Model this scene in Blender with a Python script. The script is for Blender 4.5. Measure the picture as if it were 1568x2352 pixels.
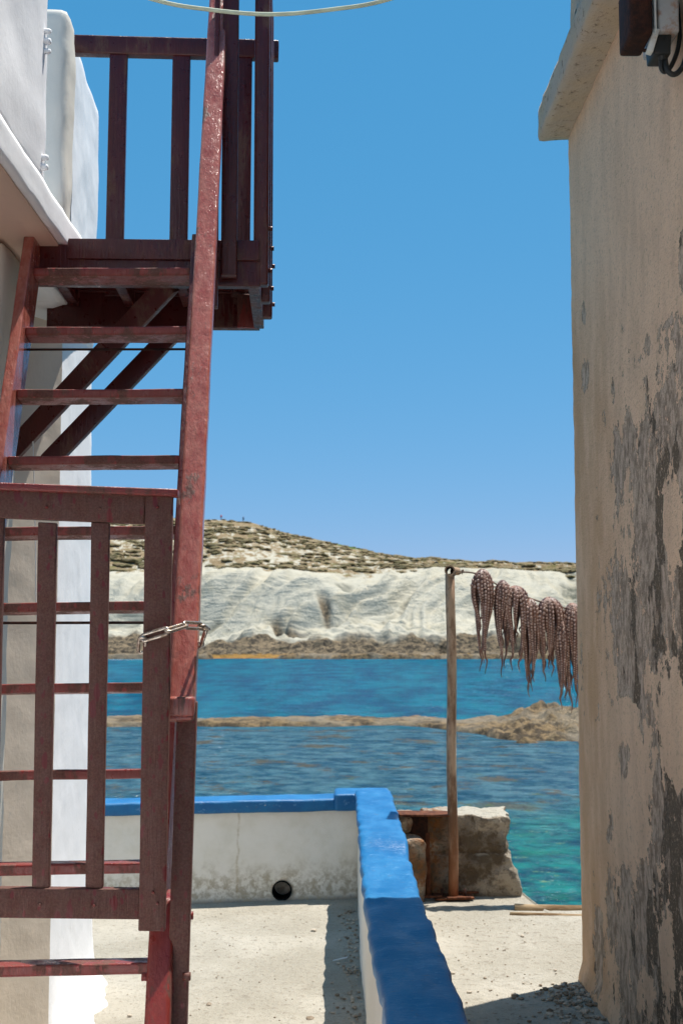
import bpy, bmesh, math, random
import numpy as np
from mathutils import Vector, Matrix, noise as mnoise
for o in list(bpy.data.objects): bpy.data.objects.remove(o, do_unlink=True)
SC = bpy.context.scene; COL = SC.collection
R = math.radians
random.seed(7)

# ------------------------------------------------------------------ camera, sky, sun, exposure
F, PITCH, EYE = 2900.0, math.atan((1455-1176)/2900.0), 1.70
cam = bpy.data.cameras.new('camera'); cam.sensor_width = 36; cam.sensor_fit = 'AUTO'
cam.lens = 36*F/2352; cam.clip_start = .05; cam.clip_end = 6000
cam.dof.use_dof = True; cam.dof.focus_distance = 3.75; cam.dof.aperture_fstop = 9
co = bpy.data.objects.new('camera', cam); COL.objects.link(co)
co.location = (0, 0, EYE); co.rotation_euler = (math.pi/2+PITCH, 0, 0)
SC.camera = co
SUN = Vector((.255, .185, 1)).normalized()
elev = math.asin(SUN.z); azim = math.atan2(SUN.x, SUN.y)
w = bpy.data.worlds.new('World'); SC.world = w; w.use_nodes = True
wn = w.node_tree; wn.nodes.clear()
sky = wn.nodes.new('ShaderNodeTexSky'); sky.sky_type = 'NISHITA'; sky.sun_disc = False
sky.sun_elevation = elev; sky.sun_rotation = azim; sky.air_density = 1.0; sky.dust_density = .1; sky.altitude = 1500; sky.ozone_density = 3.0
bg = wn.nodes.new('ShaderNodeBackground'); bg.inputs['Strength'].default_value = .12
wo = wn.nodes.new('ShaderNodeOutputWorld')
# the sky as the photograph renders it: one uniform colour response over the whole dome
sp = wn.nodes.new('ShaderNodeSeparateColor'); cb = wn.nodes.new('ShaderNodeCombineColor'); wn.links.new(sky.outputs[0], sp.inputs[0])
for i_, (g_, m_) in enumerate(((1.07, .331), (.40, 1.37), (.35, 2.24))):
    a_ = wn.nodes.new('ShaderNodeMath'); a_.operation = 'POWER'; a_.inputs[1].default_value = g_
    c_ = wn.nodes.new('ShaderNodeMath'); c_.operation = 'MULTIPLY'; c_.inputs[1].default_value = m_
    wn.links.new(sp.outputs[i_], a_.inputs[0]); wn.links.new(a_.outputs[0], c_.inputs[0]); wn.links.new(c_.outputs[0], cb.inputs[i_])
wn.links.new(cb.outputs[0], bg.inputs[0]); wn.links.new(bg.outputs[0], wo.inputs[0])
sl = bpy.data.lights.new('sun', 'SUN'); sl.energy = 4.8; sl.angle = R(.53); sl.color = (1, .945, .865)
so = bpy.data.objects.new('sun', sl); COL.objects.link(so); so.location = (3, 3, 12)
so.rotation_euler = (-SUN).to_track_quat('-Z', 'Y').to_euler()
SC.view_settings.view_transform = 'Standard'; SC.view_settings.look = 'None'
SC.view_settings.exposure = 0.56; SC.view_settings.gamma = 1
SC.render.engine = 'CYCLES'; SC.cycles.max_bounces = 12; SC.cycles.diffuse_bounces = 8; SC.cycles.sample_clamp_indirect = 0

# ------------------------------------------------------------------ measuring helpers (survey of the place)
CT, ST = math.cos(PITCH), math.sin(PITCH)
def ray(px, row):
    a = (px-784)/F; b = (1176-row)/F
    return Vector((a, CT-b*ST, ST+b*CT))
def at(px, row, y):
    d = ray(px, row); t = y/d.y
    return Vector((d.x*t, y, EYE+d.z*t))
def atx(px, row, x):
    d = ray(px, row); t = x/d.x
    return Vector((x, d.y*t, EYE+d.z*t))
def atz(px, row, z):
    d = ray(px, row); t = (z-EYE)/d.z
    return Vector((d.x*t, d.y*t, z))
ANG = .0348; CA, SA = math.cos(ANG), math.sin(ANG)
def W(u, v, z): return Vector((CA*u-SA*v, SA*u+CA*v, z))        # stair frame -> world
def lu(px, row, v):                                               # stair frame u, z of a sight line at depth v
    d = ray(px, row); du = CA*d.x+SA*d.y; dv = -SA*d.x+CA*d.y; t = v/dv
    return du*t, EYE+d.z*t

# ------------------------------------------------------------------ object helpers
MATS = {}; WM = {}
def tag(o, label=None, cat=None, group=None, kind=None):
    if label: o['label'] = label
    if cat: o['category'] = cat
    if group: o['group'] = group
    if kind: o['kind'] = kind
    return o
def empty(name, loc, label, cat, group=None, rz=0):
    o = bpy.data.objects.new(name, None); COL.objects.link(o); o.location = loc; o.rotation_euler = (0, 0, rz)
    o.empty_display_size = .1
    WM[o.name] = Matrix.Translation(Vector(loc)) @ Matrix.Rotation(rz, 4, 'Z')
    return tag(o, label, cat, group)
def link(name, verts, faces, m, parent=None, smooth=False, base=None):
    """verts in world coordinates; stored relative to the parent or to the object's own base"""
    V = [Vector(v) for v in verts]
    if base is None:
        xs = [v.x for v in V]; ys = [v.y for v in V]; zs = [v.z for v in V]
        base = Vector(((min(xs)+max(xs))/2, (min(ys)+max(ys))/2, min(zs)))
    M = Matrix.Translation(base)
    inv = M.inverted()
    me = bpy.data.meshes.new(name); me.from_pydata([inv @ v for v in V], [], faces); me.update()
    if smooth:
        me.polygons.foreach_set('use_smooth', [True]*len(me.polygons))
    o = bpy.data.objects.new(name, me); COL.objects.link(o)
    if m: me.materials.append(MATS[m] if isinstance(m, str) else m)
    if parent is not None:
        o.parent = parent
        L = WM[parent.name].inverted() @ M
        o.matrix_local = L
        WM[o.name] = WM[parent.name] @ L
    else:
        o.location = base; WM[o.name] = M
    return o
def bm_out(bm):
    bm.verts.ensure_lookup_table(); bm.verts.index_update()
    vs = [v.co.copy() for v in bm.verts]; fs = [[v.index for v in f.verts] for f in bm.faces]
    bm.free(); return vs, fs
def P3(a, b, c): return Vector((a, b, c))
def hexa(c8, bev=0, seg=2, cuts=0, wob=0, seed=0):
    """box from 8 corners (bottom 4 ccw, top 4 ccw); long direction = bottom->top when cuts are wanted"""
    bm = bmesh.new()
    vs = [bm.verts.new(c) for c in c8]
    for f in ((3, 2, 1, 0), (4, 5, 6, 7), (0, 1, 5, 4), (1, 2, 6, 5), (2, 3, 7, 6), (3, 0, 4, 7)):
        bm.faces.new([vs[i] for i in f])
    bmesh.ops.recalc_face_normals(bm, faces=bm.faces)
    if cuts:
        e = [e for e in bm.edges if {vs.index(e.verts[0]), vs.index(e.verts[1])} in ({0, 4}, {1, 5}, {2, 6}, {3, 7})]
        bmesh.ops.subdivide_edges(bm, edges=e, cuts=cuts, use_grid_fill=True)
    if bev:
        ed = [e for e in bm.edges if len(e.link_faces) == 2 and e.link_faces[0].normal.angle(e.link_faces[1].normal) > .5]
        bmesh.ops.bevel(bm, geom=ed, offset=bev, segments=seg, affect='EDGES', profile=.6, clamp_overlap=True)
    if wob:
        for v in bm.verts:
            n = mnoise.noise_vector(v.co*7+Vector((seed, seed*2.3, 0)))
            v.co += n*wob
    return bm_out(bm)
def beam(name, p0, p1, side, ws, wt, m, parent, bev=.004, cuts=0, wob=.0012, smooth=True, seg=2, seed=None):
    """board from p0 to p1; ws = width along 'side', wt = thickness across"""
    p0, p1 = Vector(p0), Vector(p1); d = (p1-p0).normalized()
    s = Vector(side); s = (s-d*s.dot(d)).normalized(); t = d.cross(s)
    s = s*ws/2; t = t*wt/2
    c = [p0-s-t, p0+s-t, p0+s+t, p0-s+t, p1-s-t, p1+s-t, p1+s+t, p1-s+t]
    vs, fs = hexa(c, bev, seg, cuts, wob, random.random()*50 if seed is None else seed)
    return link(name, vs, fs, m, parent, smooth)
def ubox(name, u0, u1, v0, v1, z0, z1, m, parent, bev=.004, cuts=0, wob=.0012, du=0.0, smooth=True):
    """board in the stair frame; du = shift of the bottom in u"""
    c = [W(u0+du, v0, z0), W(u1+du, v0, z0), W(u1+du, v1, z0), W(u0+du, v1, z0), W(u0, v0, z1), W(u1, v0, z1), W(u1, v1, z1), W(u0, v1, z1)]
    vs, fs = hexa(c, bev, 2, cuts, wob, random.random()*50)
    return link(name, vs, fs, m, parent, smooth)
def tube_data(pts, rad, n=8, cap=True, off=0):
    pts = [Vector(p) for p in pts]
    if not hasattr(rad, '__len__'): rad = [rad]*len(pts)
    vs, fs = [], []
    t0 = (pts[1]-pts[0]).normalized(); ref = Vector((0, 0, 1)) if abs(t0.z) < .9 else Vector((1, 0, 0))
    s = t0.cross(ref).normalized()
    for i, p in enumerate(pts):
        t = (pts[min(i+1, len(pts)-1)]-pts[max(i-1, 0)]).normalized()
        s = (s-t*s.dot(t)).normalized(); q = t.cross(s)
        for k in range(n):
            a = 2*math.pi*k/n
            vs.append(p+(s*math.cos(a)+q*math.sin(a))*rad[i])
    for i in range(len(pts)-1):
        for k in range(n):
            a = off+i*n+k; b = off+i*n+(k+1) % n
            fs.append([a, b, b+n, a+n])
    if cap:
        fs.append([off+k for k in range(n)][::-1]); fs.append([off+(len(pts)-1)*n+k for k in range(n)])
    return vs, fs
def tube(name, pts, rad, m, parent=None, n=8, cap=True):
    vs, fs = tube_data(pts, rad, n, cap); return link(name, vs, fs, m, parent, True)

# vectorised gradient noise
_rng = np.random.RandomState(3); _perm = np.tile(_rng.permutation(256), 3)
_g = _rng.normal(size=(256, 3)); _g /= np.linalg.norm(_g, axis=1)[:, None]
def pn(x, y, z):
    x, y, z = np.broadcast_arrays(np.asarray(x, float), np.asarray(y, float), np.asarray(z, float))
    xi, yi, zi = np.floor(x).astype(int), np.floor(y).astype(int), np.floor(z).astype(int)
    xf, yf, zf = x-xi, y-yi, z-zi; xi &= 255; yi &= 255; zi &= 255
    u, v, w_ = [t*t*t*(t*(t*6-15)+10) for t in (xf, yf, zf)]
    def gr(i, j, k):
        h = _perm[_perm[_perm[(xi+i) & 255]+((yi+j) & 255)]+((zi+k) & 255)] & 255
        G = _g[h]; return G[..., 0]*(xf-i)+G[..., 1]*(yf-j)+G[..., 2]*(zf-k)
    l = lambda a, b, t: a+t*(b-a)
    return 1.5*l(l(l(gr(0,0,0), gr(1,0,0), u), l(gr(0,1,0), gr(1,1,0), u), v), l(l(gr(0,0,1), gr(1,0,1), u), l(gr(0,1,1), gr(1,1,1), u), v), w_)
def fbm(x, y, z, o=4, g=.5):
    s = 0; a = 1; t = 0
    for i in range(o):
        s = s+a*pn(np.asarray(x)*2**i+i*17.3, np.asarray(y)*2**i+i*5.1, np.asarray(z)*2**i+i*9.7); t += a; a *= g
    return s/t
def sstep(a, b, x):
    t = np.clip((x-a)/(b-a), 0, 1); return t*t*(3-2*t)

def rough(name, lo, hi, m, parent=None, res=.03, amp=.006, freq=6, rnd=.02, warp=None, smooth=True, base=None):
    """box of hand made masonry: faces gridded, edges rounded, surface pushed about; warp(P)->P in numpy"""
    lo, hi = np.array(lo, float), np.array(hi, float); n = [int(max(1, min(160, math.ceil((hi[i]-lo[i])/(res if not hasattr(res, '__len__') else res[i]))))) for i in range(3)]
    idx = {}; P = []; Fc = []
    def vid(i, j, k):
        q = (i, j, k)
        if q not in idx: idx[q] = len(P); P.append(q)
        return idx[q]
    for ax in range(3):
        a, b = [(1, 2), (2, 0), (0, 1)][ax]
        for side in (0, n[ax]):
            for i in range(n[a]):
                for j in range(n[b]):
                    q = []
                    for di, dj in ((0, 0), (1, 0), (1, 1), (0, 1)):
                        c = [0, 0, 0]; c[ax] = side; c[a] = i+di; c[b] = j+dj; q.append(vid(*c))
                    Fc.append(q if side else q[::-1])
    P = lo+np.array(P, float)/np.array(n)*(hi-lo)
    if rnd:
        inner = np.clip(P, lo+rnd, hi-rnd); d = P-inner; L = np.linalg.norm(d, axis=1); mx = np.abs(d).max(axis=1)
        k = np.where(L > 1e-9, mx/np.maximum(L, 1e-9), 1)[:, None]; P = inner+d*(.15+.85*k)
    if amp:
        f = freq
        D = np.stack([fbm(P[:, 0]*f+s, P[:, 1]*f, P[:, 2]*f, 3) for s in (0, 31, 67)], 1)
        P = P+D*amp*1.6
    if warp: P = warp(P)
    return link(name, P, Fc, m, parent, smooth, base)

def carve(o, cutter):
    md = o.modifiers.new('b', 'BOOLEAN'); md.object = cutter; md.operation = 'DIFFERENCE'; md.solver = 'EXACT'
    bpy.context.view_layer.update()
    dg = bpy.context.evaluated_depsgraph_get(); me = bpy.data.meshes.new_from_object(o.evaluated_get(dg))
    o.modifiers.clear(); o.data = me; bpy.data.objects.remove(cutter, do_unlink=True)

# ------------------------------------------------------------------ materials
class NB:
    def __init__(s, name):
        s.m = bpy.data.materials.new(name); s.m.use_nodes = True; s.t = s.m.node_tree; s.N = s.t.nodes; s.L = s.t.links
        s.b = s.N['Principled BSDF']; s.pos = s.N.new('ShaderNodeNewGeometry').outputs['Position']; MATS[name] = s.m
    def n(s, ty, **k):
        x = s.N.new(ty)
        for a, b in k.items(): setattr(x, a, b)
        return x
    def put(s, sock, v):
        if isinstance(v, bpy.types.NodeSocket): s.L.new(v, sock)
        else:
            if isinstance(v, (tuple, list)) and len(v) == 3 and sock.type == 'RGBA': v = (*v, 1)
            sock.default_value = v
    def map(s, sc=(1, 1, 1), rot=(0, 0, 0), loc=(0, 0, 0)):
        x = s.n('ShaderNodeMapping'); s.L.new(s.pos, x.inputs[0]); x.inputs['Scale'].default_value = sc; x.inputs['Rotation'].default_value = rot; x.inputs['Location'].default_value = loc
        return x.outputs[0]
    def noise(s, scale, detail=4, rough=.55, vec=None, dist=0):
        x = s.n('ShaderNodeTexNoise'); s.L.new(vec or s.pos, x.inputs['Vector']); x.inputs['Scale'].default_value = scale
        x.inputs['Detail'].default_value = detail; x.inputs['Roughness'].default_value = rough; x.inputs['Distortion'].default_value = dist
        return x.outputs['Fac']
    def vor(s, scale, vec=None, feature='F1', out='Distance', rnd=1):
        x = s.n('ShaderNodeTexVoronoi', feature=feature); s.L.new(vec or s.pos, x.inputs['Vector']); x.inputs['Scale'].default_value = scale
        x.inputs['Randomness'].default_value = rnd
        return x.outputs[out]
    def rng(s, v, a, b, c=0, d=1, smooth=True):
        x = s.n('ShaderNodeMapRange'); x.interpolation_type = 'SMOOTHSTEP' if smooth else 'LINEAR'
        s.put(x.inputs[0], v); x.inputs[1].default_value = a; x.inputs[2].default_value = b; x.inputs[3].default_value = c; x.inputs[4].default_value = d
        return x.outputs[0]
    def math(s, op, a, b=0.0, clamp=False):
        x = s.n('ShaderNodeMath', operation=op, use_clamp=clamp); s.put(x.inputs[0], a); s.put(x.inputs[1], b); return x.outputs[0]
    def mix(s, f, a, b, mode='MIX'):
        x = s.n('ShaderNodeMix', data_type='RGBA', blend_type=mode); s.put(x.inputs[0], f); s.put(x.inputs[6], a); s.put(x.inputs[7], b); return x.outputs[2]
    def attr(s, name): return s.n('ShaderNodeAttribute', attribute_name=name).outputs['Fac']
    def sep(s, i):
        x = s.n('ShaderNodeSeparateXYZ'); s.L.new(s.pos, x.inputs[0]); return x.outputs[i]
    def nz(s):
        g = s.n('ShaderNodeNewGeometry'); x = s.n('ShaderNodeSeparateXYZ'); s.L.new(g.outputs['Normal'], x.inputs[0]); return x.outputs[2]
    def done(s, col, rough=.6, h=None, dist=.002, strength=1, spec=.5, metal=0):
        s.put(s.b.inputs['Base Color'], col); s.put(s.b.inputs['Roughness'], rough); s.b.inputs['Specular IOR Level'].default_value = spec
        s.b.inputs['Metallic'].default_value = metal
        if h is not None:
            b = s.n('ShaderNodeBump'); b.inputs['Strength'].default_value = strength; b.inputs['Distance'].default_value = dist
            s.L.new(h, b.inputs['Height']); s.L.new(b.outputs[0], s.b.inputs['Normal'])
        return s.m
def red_paint(name, dust, tint=(.17, .012, .016), rough=.34, chalk=0.0):
    b = NB(name)
    v = b.map((1, 1, .25)); fine = b.noise(170, 3, .7)
    grain = b.noise(110, 4, .65, b.map((1, 1, .05)))
    big = b.noise(10, 5, .65, v)
    warp = b.n('ShaderNodeVectorMath', operation='ADD'); nc = b.n('ShaderNodeTexNoise'); b.L.new(b.pos, nc.inputs['Vector']); nc.inputs['Scale'].default_value = 60
    scv = b.n('ShaderNodeVectorMath', operation='SCALE'); b.L.new(nc.outputs['Color'], scv.inputs[0]); scv.inputs['Scale'].default_value = .010
    b.L.new(b.pos, warp.inputs[0]); b.L.new(scv.outputs[0], warp.inputs[1])
    def mp(sc, loc):
        x = b.n('ShaderNodeMapping'); b.L.new(warp.outputs[0], x.inputs[0]); x.inputs['Scale'].default_value = sc; x.inputs['Location'].default_value = loc; return x.outputs[0]
    dm = b.rng(b.math('ADD', big, b.math('MULTIPLY', grain, .18)), .66-dust*.34, .74-dust*.30)
    drops = b.math('MINIMUM', b.rng(b.vor(26, mp((1, 1, .34), (0, 0, 0))), .19, .23), b.rng(b.vor(52, mp((1, 1, .42), (3, 1, 7))), .18, .23))
    dm = b.math('MULTIPLY', dm, drops)
    dm = b.math('MULTIPLY', dm, b.rng(fine, .2, .6, .55, .95))
    col = b.mix(b.rng(big, .3, .7), tuple(c*.8 for c in tint), tuple(c*1.15 for c in tint))
    if chalk:
        ch = b.math('MULTIPLY', b.rng(b.noise(34, 6, .75, b.map((1, 1, .16))), .15, .75), chalk); col = b.mix(ch, col, (.47, .20, .15))
    col = b.mix(dm, col, b.mix(b.rng(b.noise(200, 3, .7), .35, .65), (.085, .032, .022), (.13, .062, .042)))
    h = b.math('ADD', b.math('MULTIPLY', grain, .9), b.math('ADD', b.math('MULTIPLY', b.noise(60, 3, .6, b.map((1, 1, .25))), .9), b.math('MULTIPLY', b.noise(14, 2), 1.0)))
    rg = b.math('ADD', b.math('MULTIPLY', dm, .4), b.rng(b.noise(30, 3), .3, .7, rough-.08, rough+.12))
    b.done(col, rg, h, .0033 if chalk > .3 else .0028, .85, spec=.6 if chalk > .3 else .5)
red_paint('red_paint', .30, (.20, .016, .012), chalk=.10); red_paint('red_dusty', .90, (.12, .006, .006), .38); red_paint('red_dark', .05, (.070, .006, .005), .34)
red_paint('red_gloss', .0, (.25, .028, .022), .16, chalk=.74)

def plaster_white(name, c=(.80, .80, .80), stain=.25):
    b = NB(name); big = b.noise(2.2, 5, .6); mid = b.noise(11, 5, .65, b.map((1, 1, .5)))
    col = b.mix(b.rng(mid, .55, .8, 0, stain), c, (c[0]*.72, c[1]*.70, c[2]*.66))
    col = b.mix(b.rng(b.noise(60, 3, .7, b.map((1, 1, .3))), .68, .74, 0, .45), col, (.42, .41, .40))
    h = b.math('ADD', b.math('MULTIPLY', big, 3), b.math('ADD', mid, b.math('MULTIPLY', b.noise(70, 4, .7), .35)))
    b.done(col, .85, h, .006, .38, spec=.2)
plaster_white('whitewash', (.84, .84, .85), .12); plaster_white('cream_plaster', (.74, .70, .62), .35); plaster_white('shade_plaster', (.74, .65, .55), .3); plaster_white('soffit_tan', (.66, .47, .37), .4)
# low wall face: stains at the foot, hairline rust crack
b = NB('stained_plaster'); z = b.sep(2); n1 = b.noise(7, 5, .65); n2 = b.noise(24, 5, .7)
st = b.math('MULTIPLY', b.rng(b.math('ADD', z, b.math('MULTIPLY', n1, -.30)), -.06, .12, 1, 0), b.rng(n2, .38, .6))
col = b.mix(b.rng(n1, .35, .75), (.84, .79, .71), (.75, .70, .60)); col = b.mix(b.math('MULTIPLY', st, .75), col, (.36, .29, .19))
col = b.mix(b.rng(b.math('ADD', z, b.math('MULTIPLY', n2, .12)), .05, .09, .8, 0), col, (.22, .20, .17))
crack = b.math('ABSOLUTE', b.math('ADD', b.sep(0), b.math('ADD', .62, b.math('MULTIPLY', b.noise(5, 3), .08))))
col = b.mix(b.math('MULTIPLY', b.rng(crack, .002, .012, .45, 0), b.rng(n2, .3, .6)), col, (.40, .30, .16))
b.done(col, .9, b.math('ADD', n1, b.math('MULTIPLY', n2, .4)), .01, .5, spec=.15)
# blue paint
b = NB('blue_paint'); n1 = b.noise(7, 5, .65, b.map((1, .5, 1))); n2 = b.noise(40, 4, .7, b.map((.5, 1.6, 1)))
col = b.mix(b.rng(n1, .35, .7), (0.0054, 0.1125, 0.297), (0.0108, 0.1575, 0.36))
col = b.mix(b.rng(n2, .60, .68, 0, .6), col, (.16, .34, .55)); col = b.mix(b.rng(b.noise(22, 4, .7, b.map((.6, 1.2, 1), loc=(4, 2, 1))), .63, .68, 0, .75), col, (.07, .12, .22)); col = b.mix(b.rng(b.noise(34, 5, .75, b.map((.8, 1.2, 1), loc=(8, 2, 1))), .685, .70, 0, .9), col, (.50, .52, .52))
b.done(col, b.rng(n1, .3, .7, .35, .6), b.math('ADD', b.math('MULTIPLY', n1, 2), n2), .006, .6, spec=.4)
# ground concrete
b = NB('pale_ground'); n1 = b.noise(1.3, 6, .65); n2 = b.noise(26, 5, .75); n3 = b.noise(110, 3, .7); v = b.vor(34)
col = b.mix(b.rng(n1, .35, .7), (0.3772, 0.345, 0.2806), (0.4968, 0.46, 0.3864)); col = b.mix(b.rng(n2, .54, .66, 0, .75), col, (.25, .215, .165)); col = b.mix(b.rng(b.noise(5, 6, .7), .56, .70, 0, .35), col, (.29, .26, .21)); col = b.mix(b.rng(b.noise(75, 4, .75, b.map((1, .6, 1))), .60, .68, 0, .7), col, (.20, .17, .13)); col = b.mix(b.rng(b.vor(2.2, feature='DISTANCE_TO_EDGE', vec=b.map((1, 1, 1), loc=(.3, .7, 0))), 0, .003, .25, 0), col, (.12, .10, .08))
col = b.mix(b.rng(n3, .62, .72, 0, .5), col, (.8, .78, .74)); col = b.mix(b.rng(b.noise(50, 3, .7), .66, .71, 0, .8), col, (.17, .15, .12))
h = b.math('ADD', b.math('MULTIPLY', n2, 1.3), b.math('ADD', b.math('MULTIPLY', n1, 2), b.math('MULTIPLY', n3, .35)))
b.done(col, .95, h, .02, .9, spec=.1)
# broken concrete
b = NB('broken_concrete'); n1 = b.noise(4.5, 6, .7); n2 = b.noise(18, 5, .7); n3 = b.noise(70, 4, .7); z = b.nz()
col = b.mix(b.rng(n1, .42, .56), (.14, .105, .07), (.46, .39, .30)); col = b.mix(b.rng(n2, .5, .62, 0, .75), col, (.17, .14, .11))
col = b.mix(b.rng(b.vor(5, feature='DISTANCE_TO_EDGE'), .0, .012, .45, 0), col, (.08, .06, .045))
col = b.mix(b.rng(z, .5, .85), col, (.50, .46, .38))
rx = b.math('ABSOLUTE', b.math('ADD', b.sep(0), -.50)); col = b.mix(b.math('MULTIPLY', b.rng(rx, .03, .20, .85, 0), b.rng(n2, .35, .6)), col, (.24, .085, .018))
b.done(col, .95, b.math('ADD', b.math('MULTIPLY', n1, 2), b.math('ADD', n2, b.math('MULTIPLY', n3, .5))), .03, .9, spec=.1)
b = NB('rust'); n1 = b.noise(22, 5, .7, b.map((1, 1, .4))); n2 = b.noise(120, 3, .7)
col = b.mix(b.rng(n1, .35, .65), (.055, .018, .010), (.17, .062, .028)); b.done(col, .85, n2, .003, .8, spec=.2)
b = NB('rusty_pole'); n1 = b.noise(14, 5, .7, b.map((1, 1, .25))); n2 = b.noise(90, 3, .7)
col = b.mix(b.rng(n1, .38, .60), (.16, .085, .045), (.42, .29, .19)); col = b.mix(b.rng(n2, .62, .7, 0, .7), col, (.06, .03, .02))
col = b.mix(b.rng(b.sep(2), .2, .75, .85, 0), col, (.27, .10, .04)); b.done(col, .8, b.math('ADD', n1, n2), .003, .7, spec=.25)
b = NB('dark_rust'); n1 = b.noise(30, 5, .7); b.done(b.mix(b.rng(n1, .4, .7), (.018, .008, .006), (.06, .02, .01)), .8, n1, .004, .8, spec=.2)
b = NB('black_plastic'); b.done((.012, .013, .012), .5, spec=.4)
b = NB('inside_dark'); b.done((.006, .006, .005), .95, spec=.1)
b = NB('lamp_casing'); n1 = b.noise(8, 4); z = b.sep(2)
col = b.mix(b.rng(n1, .4, .7), (.36, .35, .33), (.28, .27, .25)); col = b.mix(b.math('MULTIPLY', b.rng(b.noise(18, 4, .7), .5, .66), .7), col, (.25, .10, .03)); b.done(col, .5, n1, .002, .3)
b = NB('white_enamel'); n1 = b.noise(14, 4); col = b.mix(b.rng(n1, .55, .70, 0, .7), (.55, .55, .50), (.30, .14, .05)); b.done(col, .4, n1, .002, .3)
b = NB('cable_sheath'); b.done(b.mix(b.rng(b.noise(20, 3), .4, .7), (.50, .55, .40), (.40, .43, .31)), .5)
b = NB('chain_steel'); n1 = b.noise(60, 4); b.done(b.mix(b.rng(n1, .4, .65), (.52, .45, .38), (.30, .22, .16)), b.rng(n1, .3, .7, .22, .45), n1, .001, .5, metal=.85)
b = NB('rope'); b.done((.20, .14, .10), .9, b.noise(300, 2, .5, b.map((1, 1, 3))), .002, .8)
b = NB('octopus_skin'); n1 = b.noise(30, 4, .6, b.map((1, 1, .3))); n2 = b.noise(140, 3, .7)
col = b.mix(b.rng(n1, .35, .7), (.095, .038, .024), (.27, .13, .085)); col = b.mix(b.rng(n2, .58, .7, 0, .5), col, (.38, .26, .22))
b.done(col, b.rng(n1, .3, .7, .35, .6), b.math('ADD', n1, n2), .003, .7, spec=.5); b.b.inputs['Subsurface Weight'].default_value = .0
b = NB('sucker_skin'); b.done(b.mix(b.rng(b.noise(60, 2), .4, .6), (.62, .44, .36), (.34, .21, .16)), .4, spec=.5)
# weathered wall of the old building
b = NB('weathered_plaster')
pe = b.attr('peel'); og = b.attr('ochre'); f1 = b.noise(15, 6, .74, b.map((1, .8, 1.0))); f2 = b.noise(75, 4, .7); f3 = b.noise(6, 5, .6, b.map((1, 1.4, .55)))
paint = b.mix(b.rng(f3, .35, .7), (.90, .63, .425), (.79, .545, .365))
paint = b.mix(b.rng(f2, .60, .70, 0, .6), paint, (.24, .20, .17)); paint = b.mix(b.rng(b.noise(40, 3, .6, loc) if False else b.noise(38, 3, .6), .56, .68, 0, .4), paint, (.46, .32, .20))
paint = b.mix(b.math('MULTIPLY', og, b.rng(f3, .3, .6, .4, .85)), paint, (.62, .36, .19))
cem = b.mix(b.rng(b.noise(30, 5, .7, b.map((1, 1, .6))), .36, .62), (.33, .24, .17), (.68, .515, .385)); cem = b.mix(b.rng(f2, .6, .7, 0, .7), cem, (.11, .10, .09))
f4 = b.noise(48, 5, .75, b.map((1, .7, .7))); e = b.math('ADD', pe, b.math('ADD', b.math('MULTIPLY', b.math('ADD', f1, -.5), 1.7), b.math('MULTIPLY', b.math('ADD', f4, -.5), .9)))
k1 = b.rng(e, .49, .515); col = b.mix(k1, paint, cem)
e2 = b.math('ADD', b.attr('deep'), b.math('MULTIPLY', b.math('ADD', f1, -.5), .8)); k2 = b.math('MULTIPLY', b.rng(e2, .50, .60), k1)
st = b.mix(b.rng(b.noise(85, 2, .6), .56, .66), (.19, .14, .095), (.46, .34, .24)); col = b.mix(k2, col, st)
edge = b.math('MULTIPLY', b.rng(e, .475, .50), b.rng(e, .535, .505)); col = b.mix(b.math('MULTIPLY', edge, .7), col, (.09, .08, .072))
h = b.math('ADD', b.math('MULTIPLY', k1, -1.0), b.math('ADD', b.math('MULTIPLY', k2, -.9), b.math('ADD', b.math('MULTIPLY', f2, .8), b.math('MULTIPLY', f1, .45))))
b.done(col, .92, h, .02, 1.0, spec=.12)
b = NB('eave_plaster'); n1 = b.noise(28, 5, .75); n2 = b.noise(5, 4)
col = b.mix(b.rng(n2, .35, .65), (.50, .39, .27), (.46, .38, .30)); col = b.mix(b.rng(n1, .56, .66, 0, .8), col, (.12, .09, .065)); b.done(col, .95, n1, .012, .9, spec=.1)
# cliffs and hill
b = NB('hillside'); sc = b.attr('scrub'); wet_shade = b.attr('wet_shade'); ver = b.attr('verdant')
vv = b.map((.12, .12, .42), rot=(0, R(-24), 0)); n1 = b.noise(.8, 5, .58, vv, 1.6); n2 = b.noise(.9, 6, .7); n3 = b.noise(.25, 5, .6)
rock = b.mix(b.rng(b.math('ADD', b.attr('fold'), b.math('MULTIPLY', b.math('ADD', n1, -.5), .9)), .25, .60), (0.0968, 0.1012, 0.0792), (0.4576, 0.4268, 0.3432)); rock = b.mix(b.rng(n3, .45, .65, 0, .6), rock, (.42, .375, .275)); rock = b.mix(b.rng(n2, .60, .72, 0, .6), rock, (.16, .14, .105))
scr = b.mix(b.rng(n2, .4, .62), (.19, .135, .072), (.31, .235, .145)); scr = b.mix(b.rng(b.noise(.35, 4), .54, .62, 0, .8), scr, (.15, .135, .055))
scr = b.mix(ver, scr, (.05, .11, .02))
k = b.rng(b.math('ADD', sc, b.math('MULTIPLY', b.math('ADD', b.noise(.6, 6, .7, b.map((1, .4, 1))), -.5), 1.5)), .45, .58)
col = b.mix(k, rock, scr)
dk = b.mix(b.rng(b.noise(1.2, 5, .7), .4, .6), (.045, .035, .026), (.21, .155, .095)); col = b.mix(wet_shade, col, dk)
och = b.math('MULTIPLY', b.rng(b.math('ADD', b.sep(2), b.math('MULTIPLY', b.noise(.9, 4), .9)), -1.45, -1.2, 1, 0), .9); col = b.mix(och, col, (.30, .17, .05))
b.done(col, .95, b.math('ADD', n1, b.math('MULTIPLY', n2, .5)), 1.2, .7, spec=.05)
b = NB('reef_rock'); n1 = b.noise(1.6, 6, .72); z = b.sep(2)
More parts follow.
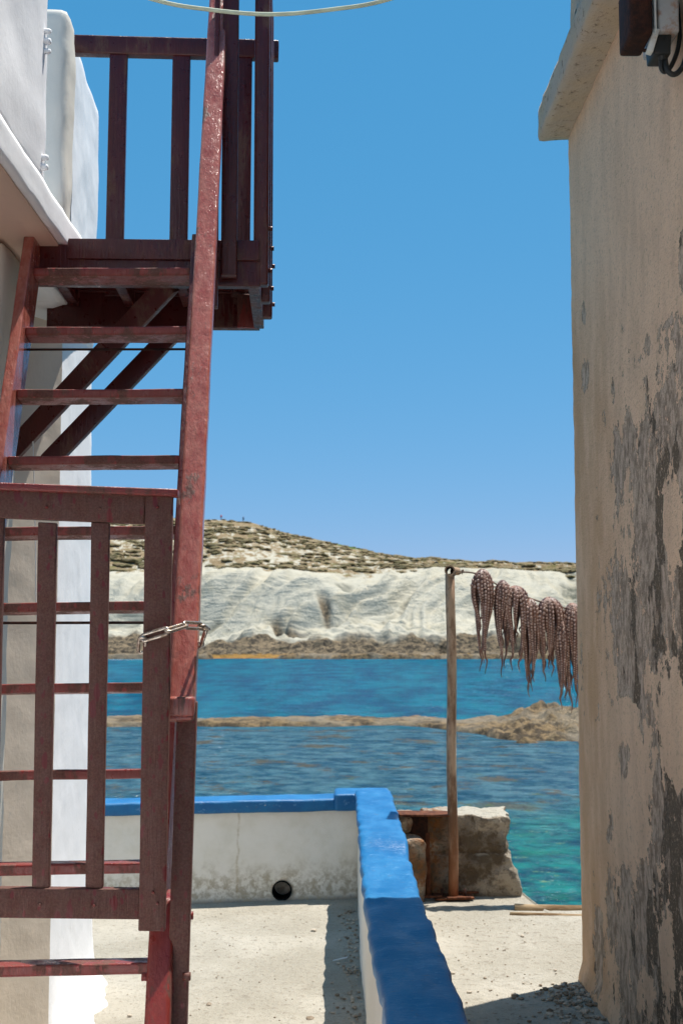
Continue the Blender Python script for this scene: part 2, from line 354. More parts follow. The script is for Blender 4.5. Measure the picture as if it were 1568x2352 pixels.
col = b.mix(b.rng(n1, .42, .58), (.07, .05, .03), (.25, .17, .085)); col = b.mix(b.rng(b.noise(.35, 3), .45, .6, 0, .55), col, (.28, .235, .17)); col = b.mix(b.rng(b.vor(2.2), .0, .25, .8, 0), col, (.06, .045, .03))
col = b.mix(b.rng(z, -1.9, -1.2, 0, .7), col, (.095, .072, .05))
b.done(col, .85, n1, .4, .9, spec=.2)
# sea
b = NB('sea_water'); y = b.sep(1); x = b.sep(0)
wob = b.noise(.05, 5, .6, b.map((1, 2.2, 1))); yy = b.math('ADD', y, b.math('MULTIPLY', b.math('ADD', wob, -.5), 18))
rp = b.noise(1.0, 6, .66, b.map((1.3, 1.25, 1))); rp2 = b.noise(1.0, 6, .65, b.map((.42, .17, 1), loc=(5, 1, 0)))
deep = b.mix(b.rng(rp2, .36, .64), (0, .069, .142), (.001, .155, .235))
mid = b.mix(b.rng(rp, .36, .64), (.006, .062, .115), (.060, .165, .215))
mid = b.mix(b.rng(b.noise(.42, 6, .72, b.map((1, .8, 1), loc=(9, 4, 0))), .53, .63, 0, .85), mid, (0.0855, 0.0765, 0.0495))
mid = b.mix(b.rng(b.noise(.8, 5, .7, b.map((1.2, 1, 1), loc=(3, 8, 0))), .60, .70, 0, .6), mid, (0.117, 0.153, 0.045))
near = b.mix(b.rng(rp, .36, .64), (0, 0.0585, 0.099), (0.0108, 0.1935, 0.1935))
near = b.mix(b.rng(b.noise(.6, 6, .7, b.map((1, 1, 1), loc=(2, 5, 1))), .52, .68, 0, .6), near, (0.0036, 0.153, 0.1125))
near = b.mix(b.rng(b.noise(2.4, 5, .7, b.map((1, 1, 1), loc=(7, 5, 1))), .60, .70, 0, .8), near, (0.18, 0.324, 0.162))
col = b.mix(b.rng(yy, 26, 34), near, mid); col = b.mix(b.rng(y, 55, 61), col, deep)
foam = b.math('MULTIPLY', b.rng(b.noise(.6, 5, .7, b.map((.5, 1.6, 1))), .54, .60), b.math('MULTIPLY', b.rng(y, 196, 206), b.rng(x, -24, -38)))
col = b.mix(foam, col, (.8, .85, .85))
w1 = b.noise(1.0, 4, .6, b.map((.9, 2.2, 1))); w2 = b.noise(3.2, 4, .6, b.map((.9, 2.0, 1))); w3 = b.noise(.22, 3, .5, b.map((1, 3, 1)))
h = b.math('ADD', b.math('MULTIPLY', w1, 1.2), b.math('ADD', b.math('MULTIPLY', w2, .30), b.math('MULTIPLY', w3, 2.0)))
b.done(col, .5, h, .8, 1, spec=0)
gl = b.n('ShaderNodeBsdfGlossy'); gl.inputs['Roughness'].default_value = .14; b.L.new(b.b.inputs['Normal'].links[0].from_socket, gl.inputs['Normal'])
ms = b.n('ShaderNodeMixShader'); ms.inputs[0].default_value = .055; b.L.new(b.b.outputs[0], ms.inputs[1]); b.L.new(gl.outputs[0], ms.inputs[2])
b.L.new(ms.outputs[0], b.N['Material Output'].inputs[0])
b = NB('scrub_leaf'); n1 = b.noise(.8, 3); b.done(b.mix(b.rng(n1, .42, .6), (.135, .115, .055), (.23, .17, .095)), .9, spec=.1)
b = NB('pebble'); b.done(b.mix(b.rng(b.noise(9, 2), .4, .6), (.48, .42, .34), (.22, .17, .12)), .9, spec=.15)
b = NB('driftwood'); n1 = b.noise(16, 5, .7, b.map((.2, 1, 1))); b.done(b.mix(b.rng(n1, .38, .62), (.17, .105, .055), (.38, .28, .17)), .9, n1, .01, .8, spec=.15)
b = NB('cloth_red'); b.done((.55, .04, .03), .9)
b = NB('cloth_navy'); b.done((.03, .04, .09), .9)
b = NB('skin'); b.done((.45, .25, .17), .7)
b = NB('paper'); b.done((.7, .72, .74), .8)

# ------------------------------------------------------------------ setting: sea, hills, reef, ground
SEA = -2.5
vs = [(-900, 6.9, SEA), (900, 6.9, SEA), (900, 2500, SEA), (-900, 2500, SEA)]
tag(link('sea', vs, [(0, 1, 2, 3)], 'sea_water'), kind='structure')

def grid_obj(name, X, Y, Z, m, attrs=None, parent=None, base=None, smooth=True):
    ny, nx = X.shape; P = np.stack([X.ravel(), Y.ravel(), Z.ravel()], 1)
    i, j = np.meshgrid(np.arange(ny-1), np.arange(nx-1), indexing='ij'); a = (i*nx+j).ravel()
    Fc = np.stack([a, a+1, a+nx+1, a+nx], 1)
    if base is None: base = P.min(0)
    base = Vector(base)
    me = bpy.data.meshes.new(name); me.vertices.add(len(P)); me.vertices.foreach_set('co', (P-np.array(base)).ravel())
    me.loops.add(Fc.size); me.loops.foreach_set('vertex_index', Fc.ravel().astype(np.int32)); me.polygons.add(len(Fc))
    me.polygons.foreach_set('loop_start', np.arange(0, Fc.size, 4, dtype=np.int32)); me.polygons.foreach_set('use_smooth', [smooth]*len(Fc))
    me.update(calc_edges=True); me.validate()
    for k, A in (attrs or {}).items():
        at_ = me.attributes.new(k, 'FLOAT', 'POINT'); at_.data.foreach_set('value', A.ravel().astype(np.float32))
    o = bpy.data.objects.new(name, me); COL.objects.link(o); me.materials.append(MATS[m])
    M = Matrix.Translation(base)
    if parent is not None:
        o.parent = parent; o.matrix_local = WM[parent.name].inverted() @ M
    else: o.location = base
    WM[o.name] = M
    return o

def zc(row, y): return at(784, row, y).z
pxs = np.array([-1500, -200, 240, 400, 520, 580, 650, 700, 784, 850, 900, 1000, 1100, 1318, 1700, 3000])
rws = np.array([1240, 1195, 1188, 1190, 1195, 1201, 1222, 1233, 1251, 1266, 1277, 1287, 1292, 1298, 1306, 1330])
cx = (pxs-784)/F*380; cz = np.array([zc(r, 380) for r in rws])
x = np.linspace(-150, 150, 760); yv = np.concatenate([np.linspace(205, 262, 190), np.linspace(263, 400, 150), np.linspace(405, 480, 12)])
X, Y = np.meshgrid(x, yv)
XA = X*380/np.maximum(Y, 1)                                  # bearing of each point, as x at 380 m
crest = np.interp(XA, cx, cz)
shore = 213+4*fbm(X*.03, 2, 0, 3)+2.5*fbm(X*.15, 5, 0, 3)
# extra promontory of low rocks
rt = sstep(0, 60, XA)                                         # right part: white slope goes higher
ctop = 12.0+3.0*rt+2.4*fbm(X*.03, 9, 1, 3)
ycl = 229+3*fbm(X*.05, 1, 3, 3); ytop = ycl+14+18*rt
zb = 1.9+1.9*fbm(X*.05, Y*.05, 7, 3)
Z1 = SEA-1.2+(zb-SEA+1.2)*sstep(shore-3, ycl, Y)**.8
t = np.clip((Y-ycl)/(ytop-ycl), 0, 1); Zc = zb+(ctop-zb)*(.25*t+.75*sstep(0, 1, t**.8))
t2 = np.clip((Y-ytop)/(380-ytop), 0, 1)
Zu = ctop+(crest-ctop)*(t2**.85)
Z = np.where(Y < ycl, Z1, np.where(Y < ytop, Zc, Zu))
Z = np.where(Y > 380, crest-(Y-380)*.25, Z)
# carved strata leaning up to the right
cl = sstep(shore+6, ycl+2, Y)*(1-sstep(ytop-6, ytop+12, Y))
an = R(38); wx_ = 2.2*fbm(X*.05, Z*.08, 1, 3); S1 = X*math.cos(an)+Z*math.sin(an)+2*wx_; C1 = -X*math.sin(an)+Z*math.cos(an)+3*wx_
rid = 1-np.abs(fbm(C1*.13, S1*.035, 3, 3))*3.2; rid2 = 1-np.abs(fbm(C1*.36, S1*.09, 8, 3))*3.0
fold = np.clip(.55+.45*rid*.8+.25*rid2, 0, 1)
Z0_ = Z.copy()
Z = Z+cl*(2.8*rid-1.1+.9*rid2+.25*fbm(X*.35, Y*.35, Z*.3, 4))
lim = EYE+Y*((crest-EYE)/380-(.0052+.002*fbm(X*.08, 4, 4, 3)))
Z = np.where(Y < 330, np.minimum(Z, lim+.25*fbm(X*.3, Y*.3, 2, 3)), Z)
up = sstep(ytop, ytop+20, Y)*(1-sstep(340, 372, Y))
Z = Z+up*(1.1*fbm(X*.09, Y*.09, 4, 5)+.7*np.abs(fbm(X*.3, Y*.2, 8, 3)))
lo_ = 1-sstep(ycl-3, ycl+3, Y); Z = Z+lo_*(2.6*np.abs(fbm(X*.16, Y*.3, 1, 5))+.6*fbm(X*.7, Y*.7, 3, 3))*sstep(shore-3, shore+1, Y)
Z += .12*fbm(X*.5, Y*.5, 2, 3)*(Y > 340)
for (p_, r_, w_, h_, yy_) in ((668, 1452, 42, 9, 227), (640, 1438, 22, 8, 229), (745, 1405, 16, 20, 233), (1012, 1485, 14, 14, 219), (870, 1478, 60, 6, 221), (1180, 1490, 40, 7, 219), (520, 1462, 40, 6, 224), (430, 1472, 60, 6, 222), (1290, 1480, 30, 9, 221)):
    P_ = at(p_, r_, yy_); bl = np.exp(-(((X/Y*yy_-P_.x+.25*(Y-yy_))/(w_/F*yy_*.8))**2+((Y-yy_)/2.2)**2)**1.4); Z = Z-2.2*bl*(Y > 212); notch = bl if 'notch' not in globals() else np.maximum(notch, bl)
scrub = np.clip(sstep(ytop-3, ytop+10, Y)*(.56+.16*sstep(.75, .97, t2))-.12*fbm(X*.06, Y*.035, 1, 3)*2+.16*rt*sstep(ytop, ytop+25, Y), 0, 1)*(Y > ytop-4)
wq = shore+7.5+9*fbm(X*.06, 3, 3, 4)+2.0*rt; wet_shade = np.maximum((1-sstep(wq, wq+2.5, Y))*.95, np.clip(notch*1.3, 0, 1)*.9)  # dark shore rock, plus overhang shade painted into the notches
pv = at(795, 1245, 372).x; ver = np.exp(-((XA-2.5)/5.5)**2)*(t2 > .90)*(t2 < 1.01)
o = grid_obj('hills', X, Y, Z, 'hillside', dict(scrub=scrub, wet_shade=wet_shade, verdant=ver, fold=fold)); tag(o, kind='structure')
# scrub bushes: low clumps spread over the upper slopes
def ground_z(xx, yy):
    i = np.searchsorted(yv, yy); j = np.searchsorted(x, xx); return float(Z[min(i, len(yv)-1), min(j, len(x)-1)])
def ground_s(xx, yy):
    i = np.searchsorted(yv, yy); j = np.searchsorted(x, xx); return float(scrub[min(i, len(yv)-1), min(j, len(x)-1)])
rs = np.random.RandomState(5); BV, BF = [], []
ico = bmesh.new(); bmesh.ops.create_icosphere(ico, subdivisions=1, radius=1); iv, if_ = bm_out(ico); iv = np.array([tuple(v) for v in iv])
cnt = 0
while cnt < 1500:
    yy = rs.uniform(246, 382); xx = rs.uniform(-.30, .30)*yy
    if abs(xx) > 148: continue
    s_ = ground_s(xx, yy)
    if rs.rand() > s_*1.2+.04 or pn(xx*.09, yy*.07, 5) < -.15: continue
    z_ = ground_z(xx, yy); r_ = rs.uniform(.35, 1.0)*(1+.4*(rs.rand() < .1))*(.55 if yy > 368 else 1)
    P = iv*np.array([r_*1.9, r_*1.5, r_*.42])*(1+.35*rs.rand(len(iv), 1))+np.array([xx, yy, z_+.1])
    o_ = len(BV); BV.extend(P.tolist()); BF.extend([[k+o_ for k in f] for f in if_]); cnt += 1
o = link('scrub', BV, BF, 'scrub_leaf'); tag(o, 'low dry brown and green scrub dotted over the upper slopes of the headland', 'scrub', kind='stuff')

# reef: low strip of rock across the bay, rising at the right
def strip(name, xa, xb, ya, yb, nx, ny, hf):
    xs_, ys_ = np.linspace(xa, xb, nx), np.linspace(ya, yb, ny); XX, YY = np.meshgrid(xs_, ys_)
    return tag(grid_obj(name, XX, YY, hf(XX, YY), 'reef_rock'), kind='structure')
def reef_h(XX, YY):
    px = XX/YY*F+784
    yc = 60-4.0*sstep(900, 1200, px); hw = 2.4+5.5*sstep(980, 1250, px)+1.3*fbm(XX*.25, 0, 0, 3)
    e = 1-np.abs(YY-yc)/hw+.45*fbm(XX*.35, YY*.35, 0, 4)
    top = .20+.14*fbm(XX*.5, YY*.5, 2, 4)+.42*sstep(1165, 1215, px)*sstep(56.5, 59.0, YY)*(1+.5*fbm(XX*.5, YY*.6, 6, 4))+.35*sstep(1060, 1120, px)*np.abs(fbm(XX*.8, YY*.8, 4, 4))
    return SEA-.6+(.6+top)*sstep(-.05, .30, e)+(.22+.75*sstep(1100, 1200, px))*(np.abs(fbm(XX*.9, YY*.9, 3, 5))-.1)*sstep(0, .4, e)
strip('reef', -26, 26, 46, 72, 420, 170, reef_h)
def shoal_h(XX, YY):
    px = XX/YY*F+784
    e = 1-np.abs(YY-211)/(2.6)+.6*fbm(XX*.12, YY*.2, 1, 4)-.9*(1-sstep(600, 690, px))*sstep(470, 500, px)-1.5*(px > 1150)*0
    return SEA-.7+(1.5+.7*fbm(XX*.3, YY*.4, 1, 4))*sstep(0, .5, e)
strip('shoal', -60, 70, 203, 219, 420, 60, shoal_h)

# terrace floor and quay ground
def gz(XX, YY, z0): return z0+.010*fbm(XX*1.6, YY*1.6, 0, 3)+.004*fbm(XX*9, YY*9, 1, 3)
xs_, ys_ = np.linspace(-3.2, .18, 170), np.linspace(-3, 8.9, 420); XX, YY = np.meshgrid(xs_, ys_)
o = grid_obj('ground', XX, YY, gz(XX, YY, 0), 'pale_ground'); tag(o, kind='structure')
QZ = .20
tag(link('back_yard', [(-30, -40, -.004), (30, -40, -.004), (30, -2.98, -.004), (-30, -2.98, -.004)], [(0, 1, 2, 3)], 'pale_ground'), kind='structure')
def quay_edge(XX): return 6.98+.95*(1-sstep(.98, 1.12, XX))+.03*fbm(XX*4, 0, 0, 3)
xs_ = np.linspace(.16, 4.5, 240); tt = np.linspace(0, 1, 420); XX, TT = np.meshgrid(xs_, tt); E_ = quay_edge(XX)
YY = -3+TT*(E_+3); ZZ = gz(XX, YY, QZ)+.025*sstep(.95, 1.2, XX)*(1-sstep(0, .7, np.abs(YY-5.2)))*0
pr = sstep(5.0, 5.4, YY)*0
bk = sstep(E_-.05, E_, YY); ZZ = ZZ+.012*bk
XX2 = np.vstack([XX, XX[-1:], XX[-1:]]); YY2 = np.vstack([YY, YY[-1:]+.02, YY[-1:]+.05]); ZZ2 = np.vstack([ZZ, ZZ[-1:]-.06, ZZ[-1:]*0-3.2])
o = grid_obj('quay', XX2, YY2, ZZ2, 'pale_ground'); tag(o, kind='structure')
# sea wall below the terrace
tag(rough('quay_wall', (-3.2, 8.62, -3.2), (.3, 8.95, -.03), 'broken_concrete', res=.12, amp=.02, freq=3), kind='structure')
tag(link('bounce_yard', [(-1.28, -30, .03), (1.02, -30, .03), (1.02, 4.2, .03), (-1.28, 4.2, .03)], [(0, 1, 2, 3)], 'whitewash'), kind='structure')  # unseen white floor, added to bounce sunlight onto the alley walls
# rubble heap of grit along the foot of the old wall is drawn into the wall's plinth; pebbles as one scatter
PV, PF = [], []
def pebble(x_, y_, z_, r_):
    P = iv*np.array([r_, r_*rs.uniform(.7, 1.3), r_*.55])*(1+.5*rs.rand(len(iv), 1))+np.array([x_, y_, z_]); o_ = len(PV)
    PV.extend(P.tolist()); PF.extend([[k+o_ for k in f] for f in if_])
for i in range(520):
    yy = rs.uniform(4.6, 7.9); xx = rs.uniform(.36, 1.0) if rs.rand() < .55 else rs.uniform(-1.1, .05)
    z0 = QZ if xx > .2 else 0
    if xx > .2 and yy > 6.85: continue
    pebble(xx, yy, z0+.004, rs.uniform(.0015, .0048)*(1+2.4*(rs.rand() < .05)))
for i in range(420):
    yy = rs.uniform(4.2, 5.6); xx = 1.03-abs(rs.normal(0, .13)); pebble(xx, yy, QZ+.006, rs.uniform(.003, .013))
for i in range(160):
    yy = rs.uniform(5.2, 8.0); pebble(.09-abs(rs.normal(0, .05)), yy, .006, rs.uniform(.003, .010))
o = link('pebbles', PV, PF, 'pebble'); tag(o, 'loose grit and small stones scattered over the pale concrete ground', 'gravel', kind='stuff')
o = link('paper_scrap', [at(752, 2168, 6.9)*1, (-.05, 6.72, .018), (.02, 6.76, .02), (-.02, 6.70, .016)][1:], [(0, 1, 2)], 'paper')
bpy.data.objects.remove(o, do_unlink=True)
vs, fs = hexa([P3(-.045, 6.72, .014), P3(.03, 6.78, .014), P3(.032, 6.795, .014), P3(-.04, 6.735, .014), P3(-.045, 6.72, .017), P3(.03, 6.78, .019), P3(.032, 6.795, .019), P3(-.04, 6.735, .017)])
tag(link('paper_scrap', vs, fs, 'paper'), 'thin white scrap lying in the shadow beside the low wall', 'litter')

# ------------------------------------------------------------------ low terrace wall with blue coping
lw = empty('low_wall', (-.6, 8.2, 0), 'low cream terrace wall with a bright blue painted coping, turning the corner towards the viewer', 'wall')
SL = .159
def shear(P):
    P = P.copy(); P[:, 1] += (P[:, 0]-.045)*SL; return P
ew = rough('end_wall', (-3.2, 8.33, -.05), (.30, 8.53, .60), 'stained_plaster', lw, res=(.04, .1, .03), amp=.007, freq=3, rnd=.02, warp=shear)
dh = at(647, 2052, 8.26); dh.z = .064
ct = tube('cutter', [dh+Vector((0, -.3, 0)), dh+Vector((0, .16, 0))], .064, 'inside_dark', None, 20)
carve(ew, ct)
ew.data.materials.clear(); ew.data.materials.append(MATS['stained_plaster'])
rimv, rimf = [], []
for (r0, r1, y0, y1) in ((.064, .058, -.075, -.075),):
    pass
ring = []
def pipe(name, c, ax, ro, ri, L, m, parent, n=20):
    ax = Vector(ax).normalized(); ref = Vector((0, 0, 1)) if abs(ax.z) < .9 else Vector((1, 0, 0)); s = ax.cross(ref).normalized(); q = ax.cross(s); c = Vector(c)
    vs, fs = [], []
    for (r, t) in ((ri, L), (ri, 0), (ro, 0), (ro, L)):
        for k in range(n):
            a = 2*math.pi*k/n; vs.append(c+ax*t+(s*math.cos(a)+q*math.sin(a))*r)
    for g in range(4):
        for k in range(n):
            fs.append([g*n+k, g*n+(k+1) % n, ((g+1) % 4)*n+(k+1) % n, ((g+1) % 4)*n+k])
    return link(name, vs, fs, m, parent, False)
pipe('drain_pipe', dh+Vector((0, -.006, 0)), (0, 1, 0), .064, .056, .19, 'inside_dark', lw)
def sidew(P):
    P = P.copy(); P[:, 0] += .030*sstep(5.2, 3.2, P[:, 1]) if False else .032*(1-sstep(3.2, 5.4, P[:, 1])); P[:, 0] += .012*fbm(P[:, 1]*1.3, 0, P[:, 2], 2)*(P[:, 2] < .58)
    # lump in the coping where the far length steps up
    stp = sstep(6.10, 6.26, P[:, 1])*(P[:, 2] > .45); P[:, 2] += .038*stp
    P[:, 2] += .010*np.exp(-((P[:, 1]-6.3)/.10)**2)*(P[:, 2] > .6)
    return P
rough('side_wall', (.103, 1.2, -.05), (.300, 8.32, .60), 'cream_plaster', lw, res=(.04, .05, .035), amp=.006, freq=4, rnd=.02, warp=sidew)
rough('coping', (.088, 1.2, .603), (.316, 8.26, .665), 'blue_paint', lw, res=(.016, .05, .012), amp=.011, freq=7, rnd=.024, warp=sidew)
rough('coping', (-3.2, 8.285, .560), (.000, 8.57, .640), 'blue_paint', lw, res=(.04, .025, .016), amp=.004, freq=6, rnd=.012, warp=shear)
rough('coping', (-.045, 8.255, .562), (.313, 8.59, .672), 'blue_paint', lw, res=(.02, .025, .016), amp=.004, freq=6, rnd=.012, warp=shear)

# ------------------------------------------------------------------ ruined wall, rusty iron, pole, drying line
rw = empty('ruined_wall', (.65, 7.5, QZ), 'crumbling stained concrete wall stub with rusty iron in its top, beside the sea', 'ruined wall')
def rag(P):
    P = P.copy(); r = sstep(.9, 1.0, P[:, 0]); P[:, 0] += r*(.05*fbm(P[:, 2]*7, P[:, 1]*4, 3, 3)+.04*(1-sstep(.2, .40, P[:, 2]))+.02*(P[:, 2] < .42)-.02); return P
def blk(P):
    P = rag(P); g = np.exp(-((P[:, 2]-.445-.01*fbm(P[:, 0]*6, 0, 0, 2))/.010)**2); P[:, 1] += .022*g*(P[:, 1] < 7.6); return P
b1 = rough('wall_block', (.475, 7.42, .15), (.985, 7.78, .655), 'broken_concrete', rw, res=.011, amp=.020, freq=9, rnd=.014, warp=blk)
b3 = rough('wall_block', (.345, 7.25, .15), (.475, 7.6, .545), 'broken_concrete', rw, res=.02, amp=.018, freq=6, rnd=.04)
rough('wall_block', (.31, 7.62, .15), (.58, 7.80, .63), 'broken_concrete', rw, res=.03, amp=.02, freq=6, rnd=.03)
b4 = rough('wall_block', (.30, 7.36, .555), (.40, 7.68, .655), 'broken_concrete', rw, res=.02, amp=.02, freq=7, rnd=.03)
beam('iron_beam', (.315, 7.36, .675), (.64, 7.42, .662), (0, 1, 0), .16, .012, 'rust', rw, bev=.003, wob=.004)
beam('iron_beam', (.445, 7.46, .50), (.445, 7.46, .665), (1, 0, 0), .10, .14, 'dark_rust', rw, bev=.003, wob=.003)
beam('iron_bar', (.497, 7.36, .17), (.494, 7.40, .56), (1, 0, 0), .024, .02, 'rust', rw, bev=.003, wob=.006)

PB = atz(1040, 2064, QZ); PX, PY = PB.x, PB.y; PT = at(1040, 1318, PY).z
def pole(base, top, label, grp=None):
    e_ = empty('rusty_pole', base, label, 'pole', grp); bx, by, bz = base
    pts = [Vector((bx+.004*math.sin(i*1.1)+(-.010 if i == 0 else 0)*0, by, bz-.03+(top-bz+.03)*i/10)) for i in range(11)]
    tube('post', pts, [.0285-.001*(i > 5) for i in range(11)], 'rusty_pole', e_, 16)
    pipe('cross_pipe', (bx-.018, by-.16, top+.012), (.12, 1, .01), .030, .023, .30, 'rusty_pole', e_)
    tube('pipe_collar', [(bx+.01, by+.04, top+.018), (bx+.055, by+.05, top+.016)], [.026, .022], 'rusty_pole', e_, 14)
    beam('base_plate', (bx-.11, by+.0, bz+.010), (bx+.11, by+.02, bz+.012), (0, 1, 0), .16, .010, 'rust', e_, bev=.002, wob=.004)
    for dx, dy in ((-.14, -.06), (.02, -.085), (.08, .05)):
        beam('iron_strip', (bx+dx-.06, by+dy, bz+.022), (bx+dx+.07, by+dy+.01, bz+.022), (0, 1, 0), .025, .012, 'rust', e_, bev=.003, wob=.006)
    for s in (-1, 1): tube('bolt', [(bx+s*.066, by-.02, bz), (bx+s*.066, by-.02, bz+.06)], .008, 'dark_rust', e_, 8)
    return e_
pole((PX, PY, QZ), PT, 'slender rusty iron pole standing on the quay holding up the drying line')
# the line
p0 = Vector((PX+.05, PY+.05, PT+.014)); rp = [p0]
for px_, rr in ((1095, 1318), (1140, 1342), (1200, 1368), (1260, 1388), (1320, 1401), (1400, 1412)): rp.append(at(px_, rr, PY+.05))
rp += [Vector((2.2, PY+.05, 1.83)), Vector((2.9, PY+.05, 2.0))]
def smooth_path(pts, n=6):
    out = []
    for i in range(len(pts)-1):
        a = pts[max(i-1, 0)]; b_ = pts[i]; c = pts[i+1]; d = pts[min(i+2, len(pts)-1)]
        for k in range(n):
            t = k/n; out.append(.5*((2*b_)+(c-a)*t+(2*a-5*b_+4*c-d)*t*t+(3*b_-a-3*c+d)*t*t*t))
    out.append(pts[-1]); return out
RP = smooth_path([Vector(p) for p in rp])
line = tube('drying_line', RP, .0048, 'rope', None, 8)
tag(line, 'thin brown drying line tied to the top of the rusty pole, sagging to the right', 'rope')
kv, kf = tube_data([p0+Vector((-.02+.012*math.cos(i*1.3)+.004*i, .02*math.sin(i*1.3), .012*math.sin(i*2.1))) for i in range(14)], .0045, 6)
line_k = link('knot', kv, kf, 'rope', line, True)
pole((2.95, PY+.05, QZ), 2.0, 'second rusty iron pole hidden behind the old building, at the far end of the line')

def rope_at(xx):
    for a, c in zip(RP, RP[1:]):
        if a.x <= xx <= c.x: return a.lerp(c, (xx-a.x)/(c.x-a.x+1e-9))
    return RP[-1]
def octopus(px_, top_row, wpx, tips, label, seed, drop=0, lean=0, gap=0.0):
    rn = random.Random(seed); xx = at(px_, top_row, PY+.05).x; c = rope_at(xx).copy(); c.z += .016-drop
    hw = wpx/F*PY/2; e_ = empty('octopus', (c.x, c.y, c.z), label, 'octopus', 'octopuses hung out to dry on the line')
    vs, fs = [], []; suck_v, suck_f = [], []
    n = 8; sgn = []
    for k in range(n):
        fx = (-.92+1.84*k/(n-1))+rn.uniform(-.10, .10); fy = (-1, .6, -.75, -.9, .5, -1, -.7, .4)[(k+seed) % 8]*math.sqrt(max(.05, 1-fx*fx*.8))
        L = tips[k % len(tips)]/F*PY*rn.uniform(.93, 1.03); r0 = rn.uniform(.020, .026)
        ex = fx*hw*.82+lean; ph = rn.uniform(0, 6); cv = rn.uniform(.004, .016)
        if gap and abs(fx) > .3: ex += gap*(1 if fx > 0 else -1)
        pts, rad = [], []; M_ = 26
        for i in range(M_+1):
            t = i/M_
            sp = math.sin(min(1, t*3.2)*math.pi/2); nar = 1-.50*sstep(.35, .95, t)
            xo = ex*sp*nar+cv*math.sin(ph+t*6)*t; yo = fy*.055*sp*nar+.01*math.sin(ph*2+t*5)*t
            zo = .012*(1-t)-L*(t**1.12) + .010*math.sin(min(1, t*4)*math.pi)
            if t > .86: xo += .010*math.sin((t-.86)*22+ph)
            pts.append(Vector((c.x+xo, c.y+yo, c.z+zo))); rad.append(max(.0014, r0*(.62+.38*math.sin(min(1, t*4)*math.pi/2))*(1-t)**.80+.0010))
        v_, f_ = tube_data(pts, rad, 8, True, len(vs)); vs += v_; fs += f_
        # two rows of suckers on the outer side
        if fy < .55:
            s = .02; t = .03; out = Vector((fx*.8, -abs(fy)-.75, 0)).normalized(); tan = Vector((-out.y, out.x, 0))
            if tan.x < 0: tan = -tan
            while t < .80:
                i = min(M_-1, int(t*M_)); ff = t*M_-i; p = pts[i].lerp(pts[i+1], ff); rr = rad[i]*(1-ff)+rad[i+1]*ff
                dn = (pts[i+1]-pts[i]).normalized()
                for s_ in (-1, 1):
                    if s_ == 1: p = p+dn*rr*.42
                    q = p+(out*.86+tan*.50*s_).normalized()*rr*.98; sr = rr*.36*rn.uniform(.7, 1.2)+.0006; o_ = len(suck_v)
                    ax = (out*.86+tan*.5*s_).normalized(); s1 = ax.cross(dn).normalized(); s2 = ax.cross(s1)
                    for (ra, hh) in ((1, 0), (.95, .55), (.5, .62)):
                        for kk in range(6):
                            aa = kk*math.pi/3; suck_v.append(q+(s1*math.cos(aa)+s2*math.sin(aa))*sr*ra+ax*sr*hh)
                    suck_v.append(q+ax*sr*.25)
                    for g in range(2):
                        for kk in range(6): suck_f.append([o_+g*6+kk, o_+g*6+(kk+1) % 6, o_+(g+1)*6+(kk+1) % 6, o_+(g+1)*6+kk])
                    for kk in range(6): suck_f.append([o_+12+kk, o_+12+(kk+1) % 6, o_+18])
                t += max(.018, rr*1.0/L)*rn.uniform(.9, 1.1)
    # web that joins the arms at the top, draped over the line
    o_ = len(vs); rings = 7; m_ = 16
    for i in range(rings):
        t = i/(rings-1); rr = math.sin(min(1, .12+t*1.1)*math.pi/2)
        for k in range(m_):
            a = 2*math.pi*k/m_; lob = .78+.12*math.cos(4*a*2/1)
            vs.append(Vector((c.x+math.cos(a)*(hw*.80*rr*lob)+lean*t, c.y+math.sin(a)*.050*rr*lob, c.z+.018-.11*t**1.5+.006*math.sin(3*a))))
    for i in range(rings-1):
        for k in range(m_): fs.append([o_+i*m_+k, o_+i*m_+(k+1) % m_, o_+(i+1)*m_+(k+1) % m_, o_+(i+1)*m_+k])
    fs.append([o_+k for k in range(m_)][::-1])
    link('body', vs, fs, 'octopus_skin', e_, True)
    s_o = link('suckers', suck_v, suck_f, 'sucker_skin', e_, True); s_o['kind'] = 'stuff'
octopus(1107, 1330, 50, [150, 225, 120, 190, 215, 235, 175, 150], 'dried octopus nearest the pole, hanging clear of the rest with daylight around it', 11)
octopus(1153, 1352, 36, [170, 215, 140, 120, 100, 195, 130, 160], 'narrow greyish dried octopus hanging second from the pole', 12)
octopus(1183, 1358, 50, [130, 180, 150, 125, 140, 190, 160, 110], 'dried octopus third from the pole with arms parted in an open fork', 13, gap=.012)
octopus(1217, 1378, 38, [200, 225, 180, 150, 215, 130, 190, 170], 'slim dark dried octopus hanging in the middle of the row, arm tips lowest so far', 14, drop=.04)
octopus(1258, 1380, 56, [170, 190, 120, 165, 155, 185, 140, 130], 'broad dried octopus with swinging outer arms, third from the old wall', 15, gap=.01)
octopus(1289, 1392, 32, [150, 190, 210, 130, 160, 175, 140, 180], 'short dried octopus hanging lower than its neighbours, next to last before the old wall', 16, drop=.10)
octopus(1314, 1398, 52, [180, 235, 190, 160, 225, 170, 200, 150], 'dried octopus half hidden by the edge of the old wall, rightmost in the row', 17)

